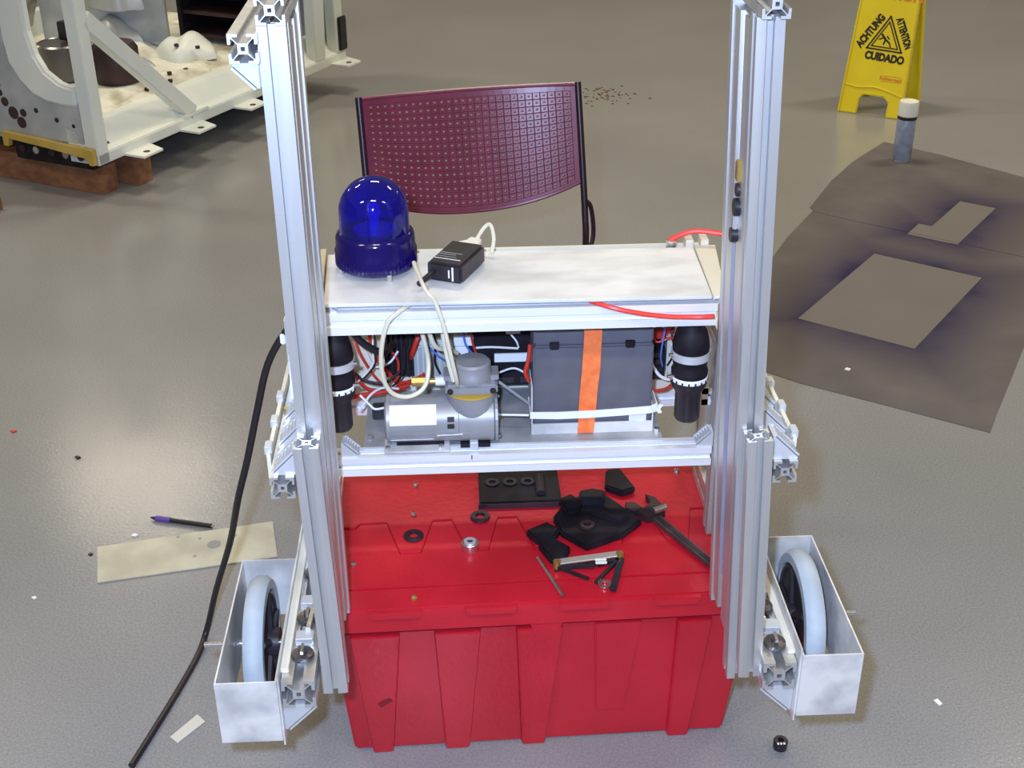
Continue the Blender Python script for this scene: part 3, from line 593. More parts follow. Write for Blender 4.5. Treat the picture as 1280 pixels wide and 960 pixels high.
# ================================================================== items on the tote lid
def lidobj(mb, name, ma, label, cat, group=None, smooth=False, bevel=0.): return tag(mb.build(name, ma, None, smooth, bevel), label, cat, group)
Z0, Z1 = LZ-.0003, .3117
for (xx, yy, z, lb) in ((-.086, 1.698, Z1, 'dark flat washer left of the lid seam tooth'), (.022, 1.746, Z1, 'dark flat washer nearest the black square plate')):
    lidobj(MB().lathe([(.008,0),(.0155,0),(.0165,.002),(.0155,.0045),(.008,.0045),(.008,0)], (xx, yy, z), n=24), 'bearing_ring', BLACK, lb, 'washer', 'loose dark washers', True)
sp = thing('collar_bearing', 'shiny aluminium flanged bushing in the middle of the red lid', 'bushing', (.004, 1.662, Z0))
MB().lathe([(.006,0),(.0135,0),(.0140,.001),(.0140,.013),(.0130,.014),(.006,.014),(.006,0)], (.004, 1.662, Z0), n=24).build('sleeve', STEEL, sp, True)
MB().lathe([(.005,.0142),(.0095,.0142),(.0095,.0165),(.005,.0165),(.005,.0142)], (.004, 1.662, Z0), n=20).build('inner_race', ALU2, sp, True)
for xx, yy, z, lb in ((-.085,1.846,Z1,'steel nut at the back left of the red lid'), (-.087,1.758,Z1,'small steel nut left on the red lid behind the dark washer'), (-.082,1.540,LZ-.0013,'brass coloured nut near the front lip of the red lid'), (.365,1.866,Z1,'steel nut at the back right of the red lid'), (.322,1.706,Z1,'steel nut beside the wrench handle'), (-.178,1.628,Z0,'tiny steel nut at the left edge of the red lid')):
    lidobj(MB().lathe([(.002,0),(.0048,0),(.0050,.004),(.003,.007),(.002,.0075),(.002,0)], (xx, yy, z), n=6), 'hex_nut', BRASS if 'brass' in lb else STEEL, lb, 'nut', 'loose nuts on the tote lid')
# black square plate at back
pl = thing('motor_plate', 'black square mounting plate lying at the back of the red lid', 'plate', (.09, 1.825, Z1))
MB().box(.022, .158, 1.772, 1.878, Z1, Z1+.012).build('plate', BLACKM, pl, bevel=.002)
for a in (.045, .075, .105): MB().lathe([(.006,.012),(.012,.012),(.012,.015),(.006,.015),(.006,.012)], (a, 1.83, Z1), n=16).build('boss', BLACK, pl, True)
MB().box(.020, .160, 1.770, 1.774, Z1, Z1+.009).build('lip', DARK, pl)
MB().cyl((.125, 1.845, Z1+.012), (.125, 1.79, Z1+.012), .009, n=12).build('barrel', BLACK, pl, True)
# jumble: black bracket plate and cloth-like foam pads
br = thing('bracket_plate', 'black bracket plate with central hole lying beside the wrench', 'bracket', (.2, 1.72, Z1))
mb = MB(); P4 = [(.140,1.725),(.165,1.775),(.225,1.800),(.258,1.750),(.284,1.708),(.248,1.670),(.186,1.640),(.150,1.680)]
mb.prism(P4, (0,0,Z1), (1,0,0), (0,1,0), (0,0,1), .012); mb.build('plate', BLACKM, br, bevel=.003)
MB().lathe([(.006,0),(.012,0),(.012,.004),(.006,.004),(.006,0)], (.193, 1.695, Z1+.012), n=18).build('hole_rim', DARK, br, True)
MB().prism([(-.02,-.012),(.02,-.016),(.026,.010),(.004,.018),(-.018,.012)], (.205, 1.765, Z1+.012), (1,0,0), (0,1,0), (0,0,1), .016).build('ear', BLACKM, br, bevel=.003)
MB().prism([(-.016,-.020),(.004,-.024),(.022,-.006),(.014,.020),(-.012,.016)], (.168, 1.748, Z1+.012), (.9,.4,0), (-.4,.9,0), (0,0,1), .014).build('ear', BLACKM, br, bevel=.003)
MB().prism([(-.03,-.012),(.025,-.010),(.030,.012),(-.026,.012)], (.232, 1.715, Z1+.012), (.8,-.6,0), (.6,.8,0), (0,0,1), .010).build('ear', BLACKM, br, bevel=.002)
for q, lb in ((([(.094,1.690),(.128,1.712),(.150,1.690),(.140,1.668),(.112,1.660)]), 'upper black foam pad left of the bracket plate'), (([(.112,1.654),(.140,1.663),(.163,1.640),(.150,1.612),(.128,1.608)]), 'lower black foam pad left of the bracket plate'), (([(.232,1.812),(.240,1.862),(.268,1.866),(.286,1.800),(.262,1.790)]), 'black foam pad behind the bracket plate')):
    pts = []
    for (a, b_) in q: pts.append((a+random.uniform(-.002,.002), b_+random.uniform(-.002,.002)))
    lidobj(MB().prism(pts, (0,0,Z1 if pts[0][1] > 1.7 else Z1), (1,0,0), (0,1,0), (0,0,1), .014), 'foam_pad', BLACKM, lb, 'foam pad', None, False, .003)
# folding hex key set
hk = thing('hex_key_set', 'folding hex key set with pale metal side and fanned black keys', 'hex key set', (.19, 1.59, LZ))
def bar(mb, p, q, w, h): 
    p, q = V(p), V(q); d = (q-p).normalized(); s_ = V((-d.y, d.x, 0)); return mb.prism([(-w/2,0),(w/2,0),(w/2,h),(-w/2,h)], p, s_, V((0,0,1)), d, (q-p).length)
bar(MB(), (.132,1.604,LZ+.009), (.241,1.622,LZ+.009), .014, .003).build('side_plate', mat('nickel_plate', (.75,.70,.58), .3, .6), hk, bevel=.001)
bar(MB(), (.132,1.599,LZ), (.241,1.617,LZ), .010, .003).build('side_plate', BLACK, hk)
MB().cyl((.137,1.602,LZ), (.137,1.602,LZ+.015), .006, n=14).build('pivot', BRASS, hk, True); MB().cyl((.236,1.618,LZ), (.236,1.618,LZ+.015), .006, n=14).build('pivot', BRASS, hk, True)
for q in (((.137,1.600),(.195,1.598),.006), ((.138,1.598),(.182,1.566),.004), ((.236,1.616),(.192,1.556),.005), ((.238,1.614),(.216,1.536),.010), ((.236,1.614),(.200,1.600),.005)):
    bar(MB(), (*q[0], LZ+.0035), (*q[1], LZ+.0035), q[2], .005).build('key', BLACK, hk)
MB().lathe([(.006,0),(.010,0),(.010,.003),(.006,.003),(.006,0)], (.206, 1.557, LZ), n=16).build('ring', STEEL, hk, True)
for dy in (0, -.008): MB().box(.196, .214, 1.604+dy, 1.609+dy, LZ+.0095, LZ+.013).build('bit_tip', CAP, hk, bevel=.001)
lidobj(MB().cyl((.109,1.628,LZ+.0030), (.140,1.530,LZ+.0030), .0030, n=10), 'steel_rod', STEEL, 'slim steel rod lying left of the hex key set', 'rod', None, True)
# adjustable wrench
wr = thing('adjustable_wrench', 'dark adjustable wrench pointing to the right upright', 'wrench', (.33, 1.68, Z1))
a, c = V((.305,1.728,0)), V((.392,1.560,0)); d = (c-a).normalized(); s_ = V((-d.y, d.x, 0))
MB().prism([(-.009,0),(-.007,.172),(0,.178),(.007,.172),(.009,0)], a+V((0,0,Z1)), s_, d, (0,0,1), .008).build('handle', POT, wr, bevel=.001)
MB().prism([(-.004,.012),(-.0035,.155),(.0035,.155),(.004,.012)], a+V((0,0,Z1+.008)), s_, d, (0,0,1), .0008).build('handle_recess', DARK, wr)
MB().prism([(-.018,.008),(.018,.008),(.026,-.012),(.029,-.036),(.020,-.052),(.014,-.028),(-.002,-.021),(-.022,-.018)], a+V((0,0,Z1)), s_, d, (0,0,1), .012).build('fixed_jaw', DARK, wr, bevel=.001)
MB().prism([(-.026,-.017),(-.006,-.022),(-.008,-.042),(-.022,-.050),(-.030,-.034)], a+V((0,0,Z1)), s_, d, (0,0,1), .011).build('moving_jaw', DARK, wr, bevel=.001)
p = a+V((.010,.006,Z1+.013)); MB().cyl(p-s_*.012, p+s_*.012, .0065, n=12).build('adjuster', STEEL, wr, True)

# ================================================================== chair
ch = thing('visitor_chair', 'maroon perforated-back chair standing behind the robot', 'chair', (.0420, 2.475, 0), math.radians(10.5), local=True)
W2 = .2185
def zt(u): return .802-.008*(1-(u/W2)**2)
def zb(u): return .557+.055*(abs(u)/W2)**2.2
def yb(u, z): return .046*(1-(u/W2)**2)+(z-.6)*.27
NU, NV = 28, 15
mb = MB()
def bp_(s_, t): 
    u = -W2+2*W2*s_; z = zb(u)+(zt(u)-zb(u))*t; return u, z
def bpt(s_, t, d): u, z = bp_(s_, t); return V((u, yb(u, z)+d, z))
us = [.025+.95*i/NU for i in range(NU+1)]; ts = [.045+.90*j/NV for j in range(NV+1)]
sg = [0.0]+us+[1.0]; tg = [0.0]+ts+[1.0]
for i in range(len(sg)-1):
    for j in range(len(tg)-1):
        s0, s1, t0, t1 = sg[i], sg[i+1], tg[j], tg[j+1]
        if 0 < i < len(sg)-2 and 0 < j < len(tg)-2:
            def ringpts(f, d): 
                sc, tc_ = (s0+s1)/2, (t0+t1)/2; hs, ht = (s1-s0)/2*f, (t1-t0)/2*f
                return [bpt(sc+a*hs, tc_+b_*ht, d) for a, b_ in ((-1,-1),(1,-1),(1,1),(-1,1))]
            R0, R1, R2, R3, R4 = ringpts(1, .0010), ringpts(.84, .0), ringpts(.32, .0), ringpts(.32, .006), ringpts(1, .006)
            vs = R0+R1+R2+R3+R4; fs = []
            for q in range(4):
                w = (q+1) % 4
                fs += [(q, w, 4+w, 4+q), (4+q, 4+w, 8+w, 8+q), (8+q, 8+w, 12+w, 12+q), (12+q, 12+w, 16+w, 16+q)]
            mb.add(vs, fs)
        else:
            vs = [bpt(a, b_, .0) for a, b_ in ((s0,t0),(s1,t0),(s1,t1),(s0,t1))]+[bpt(a, b_, .006) for a, b_ in ((s0,t0),(s1,t0),(s1,t1),(s0,t1))]
            mb.add(vs, [(0,1,2,3),(7,6,5,4),(0,4,5,1),(1,5,6,2),(2,6,7,3),(3,7,4,0)])
mb.build('backrest', MAROON, ch)
mb = MB(); mb.tube([bpt(s_/12, 1, .003) for s_ in range(13)], .0045, k=2); mb.tube([bpt(s_/12, 0, .003) for s_ in range(13)], .0045, k=2); mb.build('edge_bead', MAROON, ch, True)
for sx in (-1, 1):
    x = sx*.2235
    mb = MB(); mb.tube([(x,.058,.806),(x,.027,.70),(x,-.011,.56),(x,-.022,.47),(x,.02,.25),(x,.075,.0)], .0070, n=10, k=4); mb.build('rear_leg', CHFR, ch, True)
    MB().tube([(x,-.010,.45),(x,-.22,.43),(x,-.40,.42),(x,-.43,.36),(x,-.44,0)], .0085, n=10, k=4).build('front_leg', CHFR, ch, True)
    MB().tube([(x+sx*.003,-.006,.575),(x+sx*.014,-.008,.560),(x+sx*.019,-.014,.515),(x+sx*.014,-.022,.486),(x+sx*.003,-.022,.474)], .0048, n=8, k=4).build('side_loop', CHFR, ch, True)
mb = MB(); n = 10
mb.prism([(-.21,-.02),(.21,-.02),(.215,-.30),(.20,-.42),(-.20,-.42),(-.215,-.30)], (0,0,.436), (1,0,0), (0,1,0), (0,0,1), .03); mb.build('seat', MAROON, ch, bevel=.008)

# ================================================================== wet floor sign
sn = thing('caution_sign', 'yellow folding wet floor caution sign with black warning triangle', 'sign', (1.6605, 4.967, 0), math.radians(-32.9), local=True)
TL = math.radians(13.0)
def sgM(side): # panel frame: x right, y up the panel, z toward the viewer
    ax = V((1,0,0)); ayv = V((0, math.sin(TL), math.cos(TL))); az = ax.cross(ayv)
    M = Matrix((ax, ayv, az)).transposed().to_4x4()
    if side: M = Matrix.Translation((.0, .30, 0)) @ Matrix.Rotation(math.pi, 4, 'Z') @ M
    return M
HT = .655
def outline():
    L_ = [(-.129,0),(-.052,0),(-.050,.058),(-.040,.078),(.045,.078),(.066,.058),(.066,.0),(.129,0)]
    return L_+[(.110,HT-.02),(.09,HT),(-.09,HT),(-.110,HT-.02)]
for side in (0, 1):
    M = sgM(side); mb = MB(); mb.prism(outline(), (0,0,-.012), (1,0,0), (0,1,0), (0,0,1), .012); mb.v = [M @ q for q in mb.v]
    pn = mb.build('front_panel' if not side else 'rear_panel', YELLOW, sn, bevel=.004)
    for sx in (-1, 1):
        mb = MB(); mb.prism([(sx*.129,0),(sx*.119,0),(sx*.101,HT-.03),(sx*.110,HT-.03)][::sx], (0,0,-.030), (1,0,0), (0,1,0), (0,0,1), .034); mb.v = [M @ q for q in mb.v]
        mb.build('side_rib', YELLOW, pn, bevel=.003)
    mb = MB(); mb.tube([(-.115,.112,.0005),(-.06,.106,.0015),(.0,.112,.002),(.06,.102,.0015),(.115,.086,.0005)], .003, k=3); mb.v = [M @ q for q in mb.v]; mb.build('arch_ridge', YELLOW, pn, True)
fp = [c for c in sn.children if c.name.startswith('front_panel')][0]
M = sgM(0)
def sgt(body, size, x, y, rot, ma, bold=.0006, sx=1.): return text(body, size, M @ Matrix.Translation((x, y, .0008)) @ Matrix.Rotation(rot, 4, 'Z'), ma, sn, bold=bold, sx=sx)
sgt('CUIDADO', .040, .020, .228, math.radians(-3), INK, .0022, .84)
sgt('ACHTUNG', .040, -.052, .325, math.radians(58), INK, .0022, .74)
sgt('ATTENTION', .038, .078, .328, math.radians(-63), INK, .0020, .58)
sgt('CAUTION', .052, .012, .468, math.radians(-2), INKO, .002)
sgt('Rubbermaid', .018, .060, .150, math.radians(-2), INKO, .0003)
def tri(r, w, name):
    mb = MB(); c = V((.014, .300, 0)); A = [c+V((r*math.cos(a), r*math.sin(a)*1.08, 0)) for a in (math.radians(88), math.radians(208), math.radians(328))]
    for i in range(3):
        p, q = A[i], A[(i+1) % 3]; d = (q-p).normalized(); s_ = V((-d.y, d.x, 0))
        mb.prism([(-w/2,0),(w/2,0),(w/2,.0012),(-w/2,.0012)], p-d*w/2, s_, V((0,0,1)), d, (q-p).length+w)
    mb.v = [M @ q for q in mb.v]; mb.build(name, INK, sn)
tri(.080, .0060, 'warning_triangle'); tri(.060, .0045, 'warning_triangle')
mb = MB()
for p, q, w in (((-.006,.318),(.012,.298),.008), ((.012,.298),(.030,.285),.007), ((.012,.298),(.006,.278),.006), ((.030,.285),(.036,.270),.005), ((-.014,.296),(.006,.306),.005), ((.016,.312),(.026,.300),.005)):
    p, q = V((*p,0)), V((*q,0)); d = (q-p).normalized(); s_ = V((-d.y, d.x, 0)); mb.prism([(-w/2,0),(w/2,0),(w/2,.0012),(-w/2,.0012)], p, s_, V((0,0,1)), d, (q-p).length)
mb.v = [M @ q for q in mb.v]; mb.build('slipping_figure', INK, sn)
for q in (((.022,.139),(.100,.1405)), ((.022,.160),(.100,.1615))):
    mb = MB(); mb.box(q[0][0], q[1][0], q[0][1], q[1][1], 0, .001); mb.v = [M @ v_ for v_ in mb.v]; mb.build('print_line', INKO, sn)

# ================================================================== spray can
sc_ = thing('spray_can', 'blue-grey spray paint can with cream cap on the brown paper', 'spray can', (1.612, 4.40, .0026))
MB().lathe([(0,0),(.031,0),(.033,.003),(.033,.160),(.031,.166),(0,.166)], (1.612, 4.40, .0026), n=28).build('body', CANM, sc_, True)
MB().lathe([(.0335,.0),(.0345,.0),(.0345,.004),(.0335,.004)], (1.612, 4.40, .0026), n=28).build('base_rim', STEEL, sc_, True)
MB().lathe([(.0325,.166),(.0345,.168),(.0345,.213),(.0325,.219),(.026,.220),(.024,.217),(0,.217)], (1.612, 4.40, .0026), n=28).build('cap', CAP, sc_, True)
MB().lathe([(.0332,.155),(.0342,.156),(.0342,.165),(.0332,.166)], (1.612, 4.40, .0026), n=28).build('neck_band', DARK, sc_, True)

# ================================================================== paint-masking paper
PM = bpy.data.materials.new('brown_masking_paper'); PM.use_nodes = True
nt = PM.node_tree; L = nt.links; b = nt.nodes['Principled BSDF']; b.inputs['Roughness'].default_value = .8; b.inputs['Specular IOR Level'].default_value = .15
geo = nt.nodes.new('ShaderNodeTexCoord'); sep = nt.nodes.new('ShaderNodeSeparateXYZ')
L.new(geo.outputs['Object'], sep.inputs[0])
def mth(op, a, c=None, cl=False):
    n = nt.nodes.new('ShaderNodeMath'); n.operation = op; n.use_clamp = cl
    for i, q in enumerate((a, c)):
        if q is None: continue
        if isinstance(q, (int, float)): n.inputs[i].default_value = q
        else: L.new(q, n.inputs[i])
    return n.outputs[0]
def boxdist(x0, x1, y0, y1):   # signed: <0 inside
    dx = mth('SUBTRACT', mth('ABSOLUTE', mth('SUBTRACT', sep.outputs[0], (x0+x1)/2)), (x1-x0)/2)
    dy = mth('SUBTRACT', mth('ABSOLUTE', mth('SUBTRACT', sep.outputs[1], (y0+y1)/2)), (y1-y0)/2)
    return mth('MAXIMUM', dx, dy)

d1 = boxdist(-.162, .162, -.277, .277); d2 = mth('MINIMUM', boxdist(-.095, .022, .49, .868), boxdist(-.137, .0, .487, .592))
dd = mth('MINIMUM', d1, d2)
nz = nt.nodes.new('ShaderNodeTexNoise'); nz.inputs['Scale'].default_value = 5; nz.inputs['Detail'].default_value = 5; L.new(geo.outputs['Object'], nz.inputs['Vector'])
out_ = mth('GREATER_THAN', dd, 0.0)
fall = mth('SUBTRACT', 1.0, mth('DIVIDE', dd, .22), True)
spray = mth('MULTIPLY', mth('MULTIPLY', mth('POWER', fall, 1.6), out_), mth('MULTIPLY', nz.outputs['Fac'], 1.7), True)
c1 = nt.nodes.new('ShaderNodeValToRGB'); c1.color_ramp.elements[0].color = (.108, .097, .097, 1); c1.color_ramp.elements[1].color = (.150, .136, .134, 1)
c1.color_ramp.elements[0].position = .3; c1.color_ramp.elements[1].position = .7; L.new(nz.outputs['Fac'], c1.inputs[0])
mxp = nt.nodes.new('ShaderNodeMix'); mxp.data_type = 'RGBA'; L.new(spray, mxp.inputs[0]); L.new(c1.outputs[0], mxp.inputs[6]); mxp.inputs[7].default_value = (.030, .024, .065, 1)
mask_in = mth('LESS_THAN', dd, 0.0)
mx2 = nt.nodes.new('ShaderNodeMix'); mx2.data_type = 'RGBA'; L.new(mth('MULTIPLY', mask_in, .75), mx2.inputs[0]); L.new(mxp.outputs[2], mx2.inputs[6]); mx2.inputs[7].default_value = (.185, .168, .158, 1)
L.new(mx2.outputs[2], b.inputs['Base Color'])
def sheet(name, pts, z, label, th=.0011):
    # slightly wavy paper sheet: grid clipped to outline is not needed, edges are the outline
    mb = MB(); mb.prism(pts, (0,0,0), (1,0,0), (0,1,0), (0,0,1), th)
    o = mb.build(name, PM, sn); o.parent = None; o.matrix_parent_inverse = Matrix()
    o.location = (1.214, 3.227, z); o.rotation_euler.z = math.radians(-38); return tag(o, label, 'paper')
sheet('masking_paper', [(-.470,.56),(-.435,.25),(-.394,.025),(-.314,-.432),(-.300,-.60),(-.133,-.608),(-.002,-.619),(.20,-.607),(.454,-.596),(.44,-.50),(.429,-.41),(.389,-.092),(.34,.30),(.320,.56)], .0003, 'nearer brown paper sheet with a clean masked rectangle ringed by violet overspray')
sheet('masking_paper', [(-.540,1.345),(-.548,1.063),(-.53,.82),(-.485,.54),(-.455,.506),(-.30,.500),(-.1,.503),(.322,.500),(.27,.85),(.21,1.17),(-.003,1.233),(-.315,1.312)], .0014, 'farther brown paper sheet under the spray can with a clean L-shaped patch')

# ================================================================== loose items on the floor
ap = thing('metal_offcut', 'long pale aluminium offcut plate with holes on the floor at left', 'metal plate', (-.56, 2.11, 0))
MB().prism([(-.741,2.142),(-.713,2.022),(-.376,2.088),(-.400,2.212)], (0,0,.0004), (1,0,0), (0,1,0), (0,0,1), .003).build('plate', CREAM and mat('dull_offcut', (.46,.45,.36), .5, .15, (.60,.59,.48), 12, 5), ap, bevel=.0006)
MB().lathe([(0,.0),(.014,.0),(.014,.0006),(0,.0006)], (-.508, 2.136, .0034), n=18).build('bored_hole', GREYM, ap)
for hx_, hy_ in ((-.585,2.166), (-.54,2.158), (-.54,2.098), (-.47,2.165)): MB().lathe([(0,0),(.004,0),(.004,.0006),(0,.0006)], (hx_, hy_, .0034), n=10).build('drill_hole', GREYM, ap)
pe = thing('pen', 'dark ballpoint pen with purple grip on the floor', 'pen', (-.59, 2.22, 0))
P0, P1 = V((-.654,2.237,.0055)), V((-.518,2.197,.0055)); dv = (P1-P0).normalized()
MB().cyl(P0+dv*.045, P1-dv*.004, .0048, n=12).build('barrel', RUBBER, pe, True); MB().cyl(P0+dv*.012, P0+dv*.045, .0054, n=12).build('grip', PEN, pe, True)
MB().cyl(P0, P0+dv*.012, .0012, .0046, n=12).build('tip', BLACK, pe, True); MB().cyl(P1-dv*.004, P1, .0036, n=10).build('button', STEEL, pe, True)
def chip(pts, h, name, ma, label, cat): tag(MB().prism(pts, (0,0,.0003), (1,0,0), (0,1,0), (0,0,1), h).build(name, ma, None, False, .0004), label, cat)
chip([(-.496,1.597),(-.481,1.582),(-.444,1.630),(-.460,1.648)], .002, 'paper_strip', mat('offwhite_strip', (.62,.61,.52), .6), 'short pale strip on the floor near the black cable', 'strip')
sc2 = thing('shaft_collar', 'small black shaft collar on the floor at the lower right', 'collar', (.494, 1.519, 0))
MB().lathe([(.005,.0003),(.0105,.0003),(.0115,.0015),(.0115,.016),(.0105,.0175),(.005,.0175),(.005,.0003)], (.494,1.519,0), n=20).build('collar', BLACK, sc2, True)
for a in range(3): MB().box(.486+a*.005, .489+a*.005, 1.508, 1.512, .0175, .0180).build('stamped_mark', PAPER, sc2)
chip([(.777,1.612),(.782,1.598),(.789,1.602),(.785,1.615)], .003, 'plastic_chip', WHITEW, 'white plastic chip alone on the floor at far lower right', 'chip')
chip([(-.874,2.495),(-.866,2.486),(-.860,2.492),(-.868,2.499)], .004, 'rubber_crumb', BLACK, 'black crumb on the floor at the far left', 'crumb')
chip([(-1.054,2.622),(-1.046,2.613),(-1.038,2.620),(-1.046,2.626)], .003, 'red_crumb', REDW, 'red crumb on the floor at the left picture edge', 'crumb')
chip([(-.828,1.984),(-.822,1.978),(-.817,1.983),(-.822,1.988)], .003, 'paper_crumb', WHITEW, 'white crumb on the floor below the aluminium offcut', 'crumb')
chip([(-.683,2.178),(-.673,2.174),(-.667,2.181),(-.677,2.186)], .003, 'paper_crumb', WHITEW, 'white crumb just behind the aluminium offcut', 'crumb')
chip([(-.754,2.118),(-.748,2.113),(-.744,2.119),(-.750,2.123)], .003, 'rubber_crumb', BLACK, 'black crumb left of the aluminium offcut', 'crumb')
tag(MB().prism([(.958,2.803),(.968,2.796),(.974,2.803),(.965,2.811)], (0,0,.0016), (1,0,0), (0,1,0), (0,0,1), .003).build('paper_crumb', WHITEW), 'white crumb lying on the nearer brown paper', 'crumb')
mb = MB()
for k in range(70):
    a = random.gauss(.63, .07); c = random.gauss(5.37, .08); r_ = random.uniform(.003, .008)
    mb.prism([(r_*math.cos(q*1.57+k), r_*math.sin(q*1.57+k)) for q in range(4)], (a, c, .0002), (1,0,0), (0,1,0), (0,0,1), .002)
o = mb.build('sawdust', mat('brown_dust', (.16,.08,.03), .8)); tag(o, 'brown sawdust scattered on the floor behind the chair', 'sawdust', kind='stuff')

# ================================================================== white vehicle chassis, top left
CA = math.radians(62.07-90)
cs = thing('vehicle_chassis', 'stripped white vehicle body shell resting on timber blocks', 'vehicle', (-1.190, 4.173, 0), CA, local=True)
def cpart(name, mb, ma, smooth=False, bevel=0., parent=None): return mb.build(name, ma, parent or cs, smooth, bevel)
cpart('sill', MB().prism([(0,.122),(0,.160),(-.012,.166),(-.030,.170),(-.085,.235),(-.125,.240),(-.125,.122)], (0,0,0), (1,0,0), (0,0,1), (0,1,0), 1.56), CARW, bevel=.003)
for yy, s_ in ((.125,1), (.425,1), (.745,1), (1.44,1)):
    t = cpart('lug', MB().prism([(-.01,0),(.085,.0),(.085,.10),(-.01,.135)], (0,yy,.122), (1,0,0), (0,1,0), (0,0,1), .008), CARW, bevel=.001)
    MB().lathe([(0,0),(.012,0),(.012,.0008),(0,.0008)], (.055, yy+.05, .1300), n=14).build('lug_hole', DARK, t)
cpart('corner_post', MB().box(-.052, 0, 0, .055, .122, 1.05), CARW, bevel=.004)
mb = MB(); p, q = V((-.022,.045,.60)), V((-.022,.52,.165)); d = (q-p).normalized()
mb.prism([(-.028,-.022),(.028,-.022),(.028,.022),(-.028,.022)], p, V((0,0,1)).cross(V((1,0,0))).cross(d).normalized() if False else d.cross(V((1,0,0))).normalized(), V((1,0,0)), d, (q-p).length)
cpart('diagonal_brace', mb, CARW, bevel=.003)
cpart('brace_foot', MB().box(-.05, .002, .46, .60, .158, .172), CARW, bevel=.002)
# wheel-arch panel
inner = [(-.205,.90),(-.210,.65),(-.212,.55),(-.195,.475),(-.165,.425),(-.110,.392),(-.052,.380)]
outer = [(-.052,.318),(-.11,.318),(-.175,.325),(-.235,.345),(-.280,.385),(-.315,.44),(-.325,.52),(-.320,.65),(-.315,.90)]
cpart('wheel_arch', MB().prism(inner+outer, (0,-.012,0), (1,0,0), (0,0,1), (0,1,0), .035), CARW, bevel=.008)
fpn = cpart('front_panel', MB().prism([(-.052,.19),(-.052,.33),(-.20,.34),(-.29,.39),(-.33,.47),(-.33,.90),(-.62,.90),(-.62,.19)], (0,.0,0), (1,0,0), (0,0,1), (0,1,0), .02), CARG)
for xx, zz, r_ in ((-.345,.265,.022),(-.300,.270,.014),(-.375,.300,.016),(-.240,.285,.009),(-.155,.262,.009),(-.085,.250,.007),(-.315,.235,.02),(-.40,.36,.02),(-.39,.33,.012)):
    MB().cyl((xx,-.0012,zz), (xx,.002,zz), r_, n=12).build('panel_hole', DARK, fpn)
cpart('bumper_board', MB().prism([(-.396,.200),(-.396,.150),(-.375,.150),(-.368,.178),(-.20,.166),(-.035,.150),(-.022,.128),(-.005,.128),(-.005,.182),(-.06,.184)], (0,-.022,0), (1,0,0), (0,0,1), (0,1,0), .020), GOLD, bevel=.001)
cpart('pressed_pan', MB().prism([(-.125,.16),(-.125,.205),(-.20,.22),(-.26,.245),(-.55,.248),(-.62,.235),(-.80,.248),(-1.20,.245),(-1.20,.16)], (0,.02,0), (1,0,0), (0,0,1), (0,1,0), 1.54), CARP, bevel=.012)
def lump(x, y, z, rx, ry, rz, ma, name='pressed_lump'):
    mb = MB(); mb.lathe([(math.cos(a), math.sin(a)) for a in [i*math.pi/2/9 for i in range(10)]], (0,0,0), n=28)
    mb.v = [V((x+q.x*rx*(1+.16*math.sin(5*q.y+q.x)), y+q.y*ry*(1+.14*math.sin(4*q.x)), z+q.z*rz*(1+.15*math.sin(6*q.x+3*q.y)))) for q in mb.v]
    return cpart(name, mb, ma, True)
lump(-.36, .95, .24, .12, .12, .085, CARW); lump(-.22, .74, .21, .08, .15, .04, CARP); lump(-.20, .42, .20, .07, .12, .03, CARP); lump(-.55, .86, .24, .12, .07, .05, CARP); lump(-.44, .74, .24, .08, .06, .03, CARG)
for xx, yy, zz in ((-.33,.86,.300),(-.26,.90,.290),(-.23,.68,.244),(-.20,.74,.246),(-.18,.62,.235),(-.21,.52,.225)): cpart('pan_hole', MB().cyl((xx,yy,zz), (xx,yy,zz+.010), .009, n=10), DARK)
mb = MB(); mb.prism([(-.98,.83),(-.54,1.07),(-.555,1.10),(-.995,.86)], (0,0,.24), (1,0,0), (0,1,0), (0,0,1), .66); cpart('inner_wall', mb, CARG, bevel=.003)
lump(-.70, .965, .40, .12, .07, .14, CARG, 'wheel_tub'); lump(-.76, .95, .26, .16, .08, .10, CARG, 'wheel_tub')
for k in range(3): cpart('pressed_rib', MB().box(-.02, .02, -.09, .09, 0, .012, Matrix.Translation((-.60+.05*k,.93+.03*k,.246)) @ Matrix.Rotation(1.1, 4, 'Z')), CARG, bevel=.003)
cpart('rear_pillar', MB().prism([(1.33,.16),(1.36,.90),(1.55,.90),(1.55,.16),(1.49,.16),(1.49,.70),(1.44,.70),(1.40,.16)], (-.05,0,0), (0,1,0), (0,0,1), (1,0,0), .05), CARW, bevel=.003)
cpart('pillar_panel', MB().box(-.30, -.06, 1.50, 1.545, .16, .80), CARG, bevel=.003)
cpart('dark_slot', MB().box(-.002, .012, 1.505, 1.56, .17, .31), BLACK, bevel=.004)  # dark slot at the pillar end, its shade made as a black block
cpart('far_sill', MB().box(-1.22, -1.16, 0, 1.56, .122, .34), CARW, bevel=.004)
cpart('underside_beam', MB().box(-1.10, -.16, .10, .16, .1005, .16), DARK); cpart('underside_beam', MB().box(-1.10, -.16, 1.30, 1.36, .1005, .16), DARK)
cpart('lamp_cluster', MB().box(-.37, -.03, .0, .10, .104, .178), BLACKM, bevel=.004)
for k, xx in enumerate((-.33, -.27, -.20, -.14, -.075)): cpart('lamp_fitting', MB().cyl((xx,-.006,.145), (xx,.004,.145), .013, n=12), STEEL if k % 2 else DARK, True)
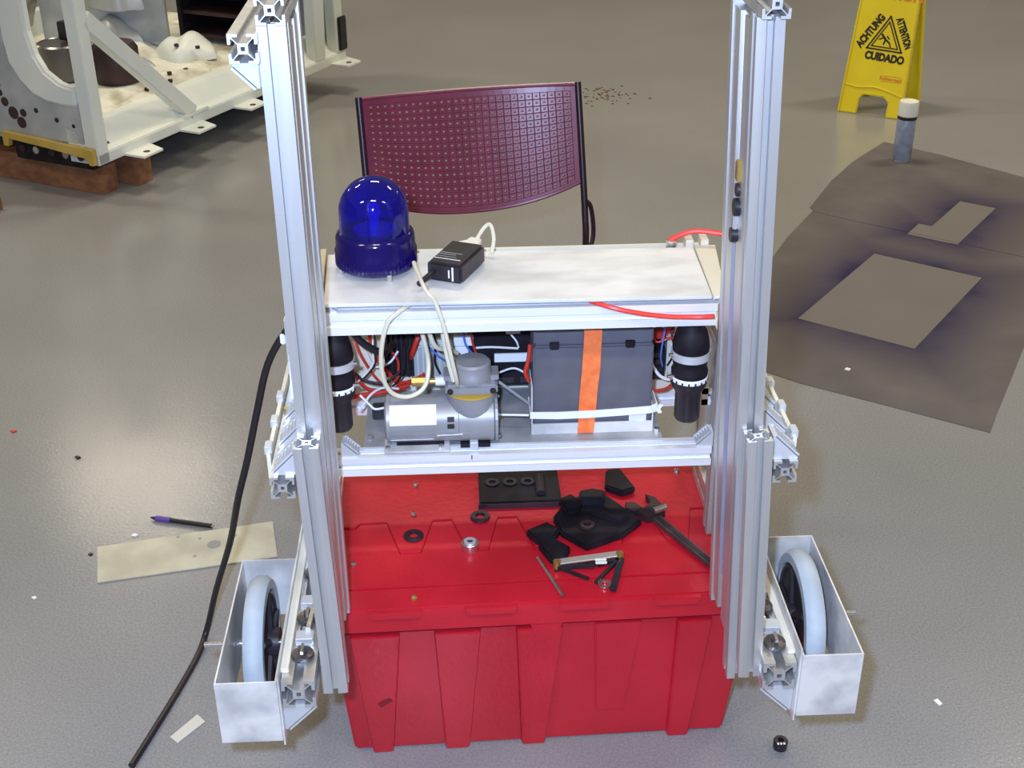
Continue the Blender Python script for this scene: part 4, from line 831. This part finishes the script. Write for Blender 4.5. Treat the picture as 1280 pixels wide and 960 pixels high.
# things inside and under it: placed in world space through the same rotation
RM = Matrix.Translation((-1.190, 4.173, 0)) @ Matrix.Rotation(CA, 4, 'Z')
def inlocal(name, label, cat): return thing(name, label, cat, (-1.190, 4.173, 0), CA, local=True)
def wthing(mb, name, ma, label, cat, smooth=False, bevel=0.):
    mb.v = [RM @ q for q in mb.v]; return tag(mb.build(name, ma, None, smooth, bevel), label, cat)
wthing(MB().lathe([(0,.0),(.090,.0),(.094,.004),(.094,.125),(.086,.131),(.082,.127),(0,.125)], (-.545, .475, .2505), n=36), 'steel_drum', POT, 'dark shiny metal drum inside the white body shell', 'drum', True)
wthing(MB().box(-.57, -.49, .49, .55, .3820, .45), 'black_box', BLACK, 'small black box on top of the dark metal drum', 'box', False, .004)
wthing(MB().lathe([(0,.0),(.078,.0),(.084,.01),(.084,.12),(.070,.140),(0,.145)], (-.335, .520, .2505), n=30), 'brown_canister', DARK, 'dark brown round canister beside the diagonal brace', 'canister', True)
mb = MB(); mb.lathe([(math.cos(a), math.sin(a)) for a in [-math.pi/2+i*math.pi/14 for i in range(15)]], (0,0,0), n=26)
mb.v = [V((-1.03+q.x*.105*(1+.14*math.sin(7*q.z+3*q.y)), .72+q.y*.11*(1+.14*math.sin(9*q.x)), .470+q.z*.19*(1+.1*math.sin(8*q.y+5*q.x)))) for q in mb.v]
wthing(mb, 'foil_bundle', FOIL, 'crumpled silver foil bundle behind the wheel arch', 'foil', True)
db = inlocal('storage_bin', 'black open storage rack at the back of the white body shell', 'rack')
MB().box(-.52, -.14, 1.34, 1.37, .2505, .95).build('back', BLACKM, db); MB().box(-.52, -.50, 1.12, 1.34, .2505, .95).build('side', BLACKM, db); MB().box(-.16, -.14, 1.12, 1.34, .2505, .95).build('side', BLACKM, db)
for zz in (.27, .36, .45, .54): MB().box(-.50, -.16, 1.13, 1.34, zz, zz+.014).build('slat', DARK, db)
wthing(MB().box(-.54, -.045, .045, .125, .0, .1003), 'timber_block', WOOD, 'front brown timber block under the white body shell', 'timber', False, .002)
wthing(MB().box(-.40, .005, .168, .245, .0, .1215), 'timber_block', WOOD, 'second brown timber block just behind the front one', 'timber', False, .002)
wthing(MB().box(-.50, -.14, 1.29, 1.37, .0, .1003), 'timber_block', DARK, 'dark block under the far end of the body shell', 'timber', False, .002)
wthing(MB().box(-.46, -.262, -.36, -.20, .0, .045), 'timber_offcut', WOOD, 'light timber offcut at the left picture edge', 'timber', False, .002)
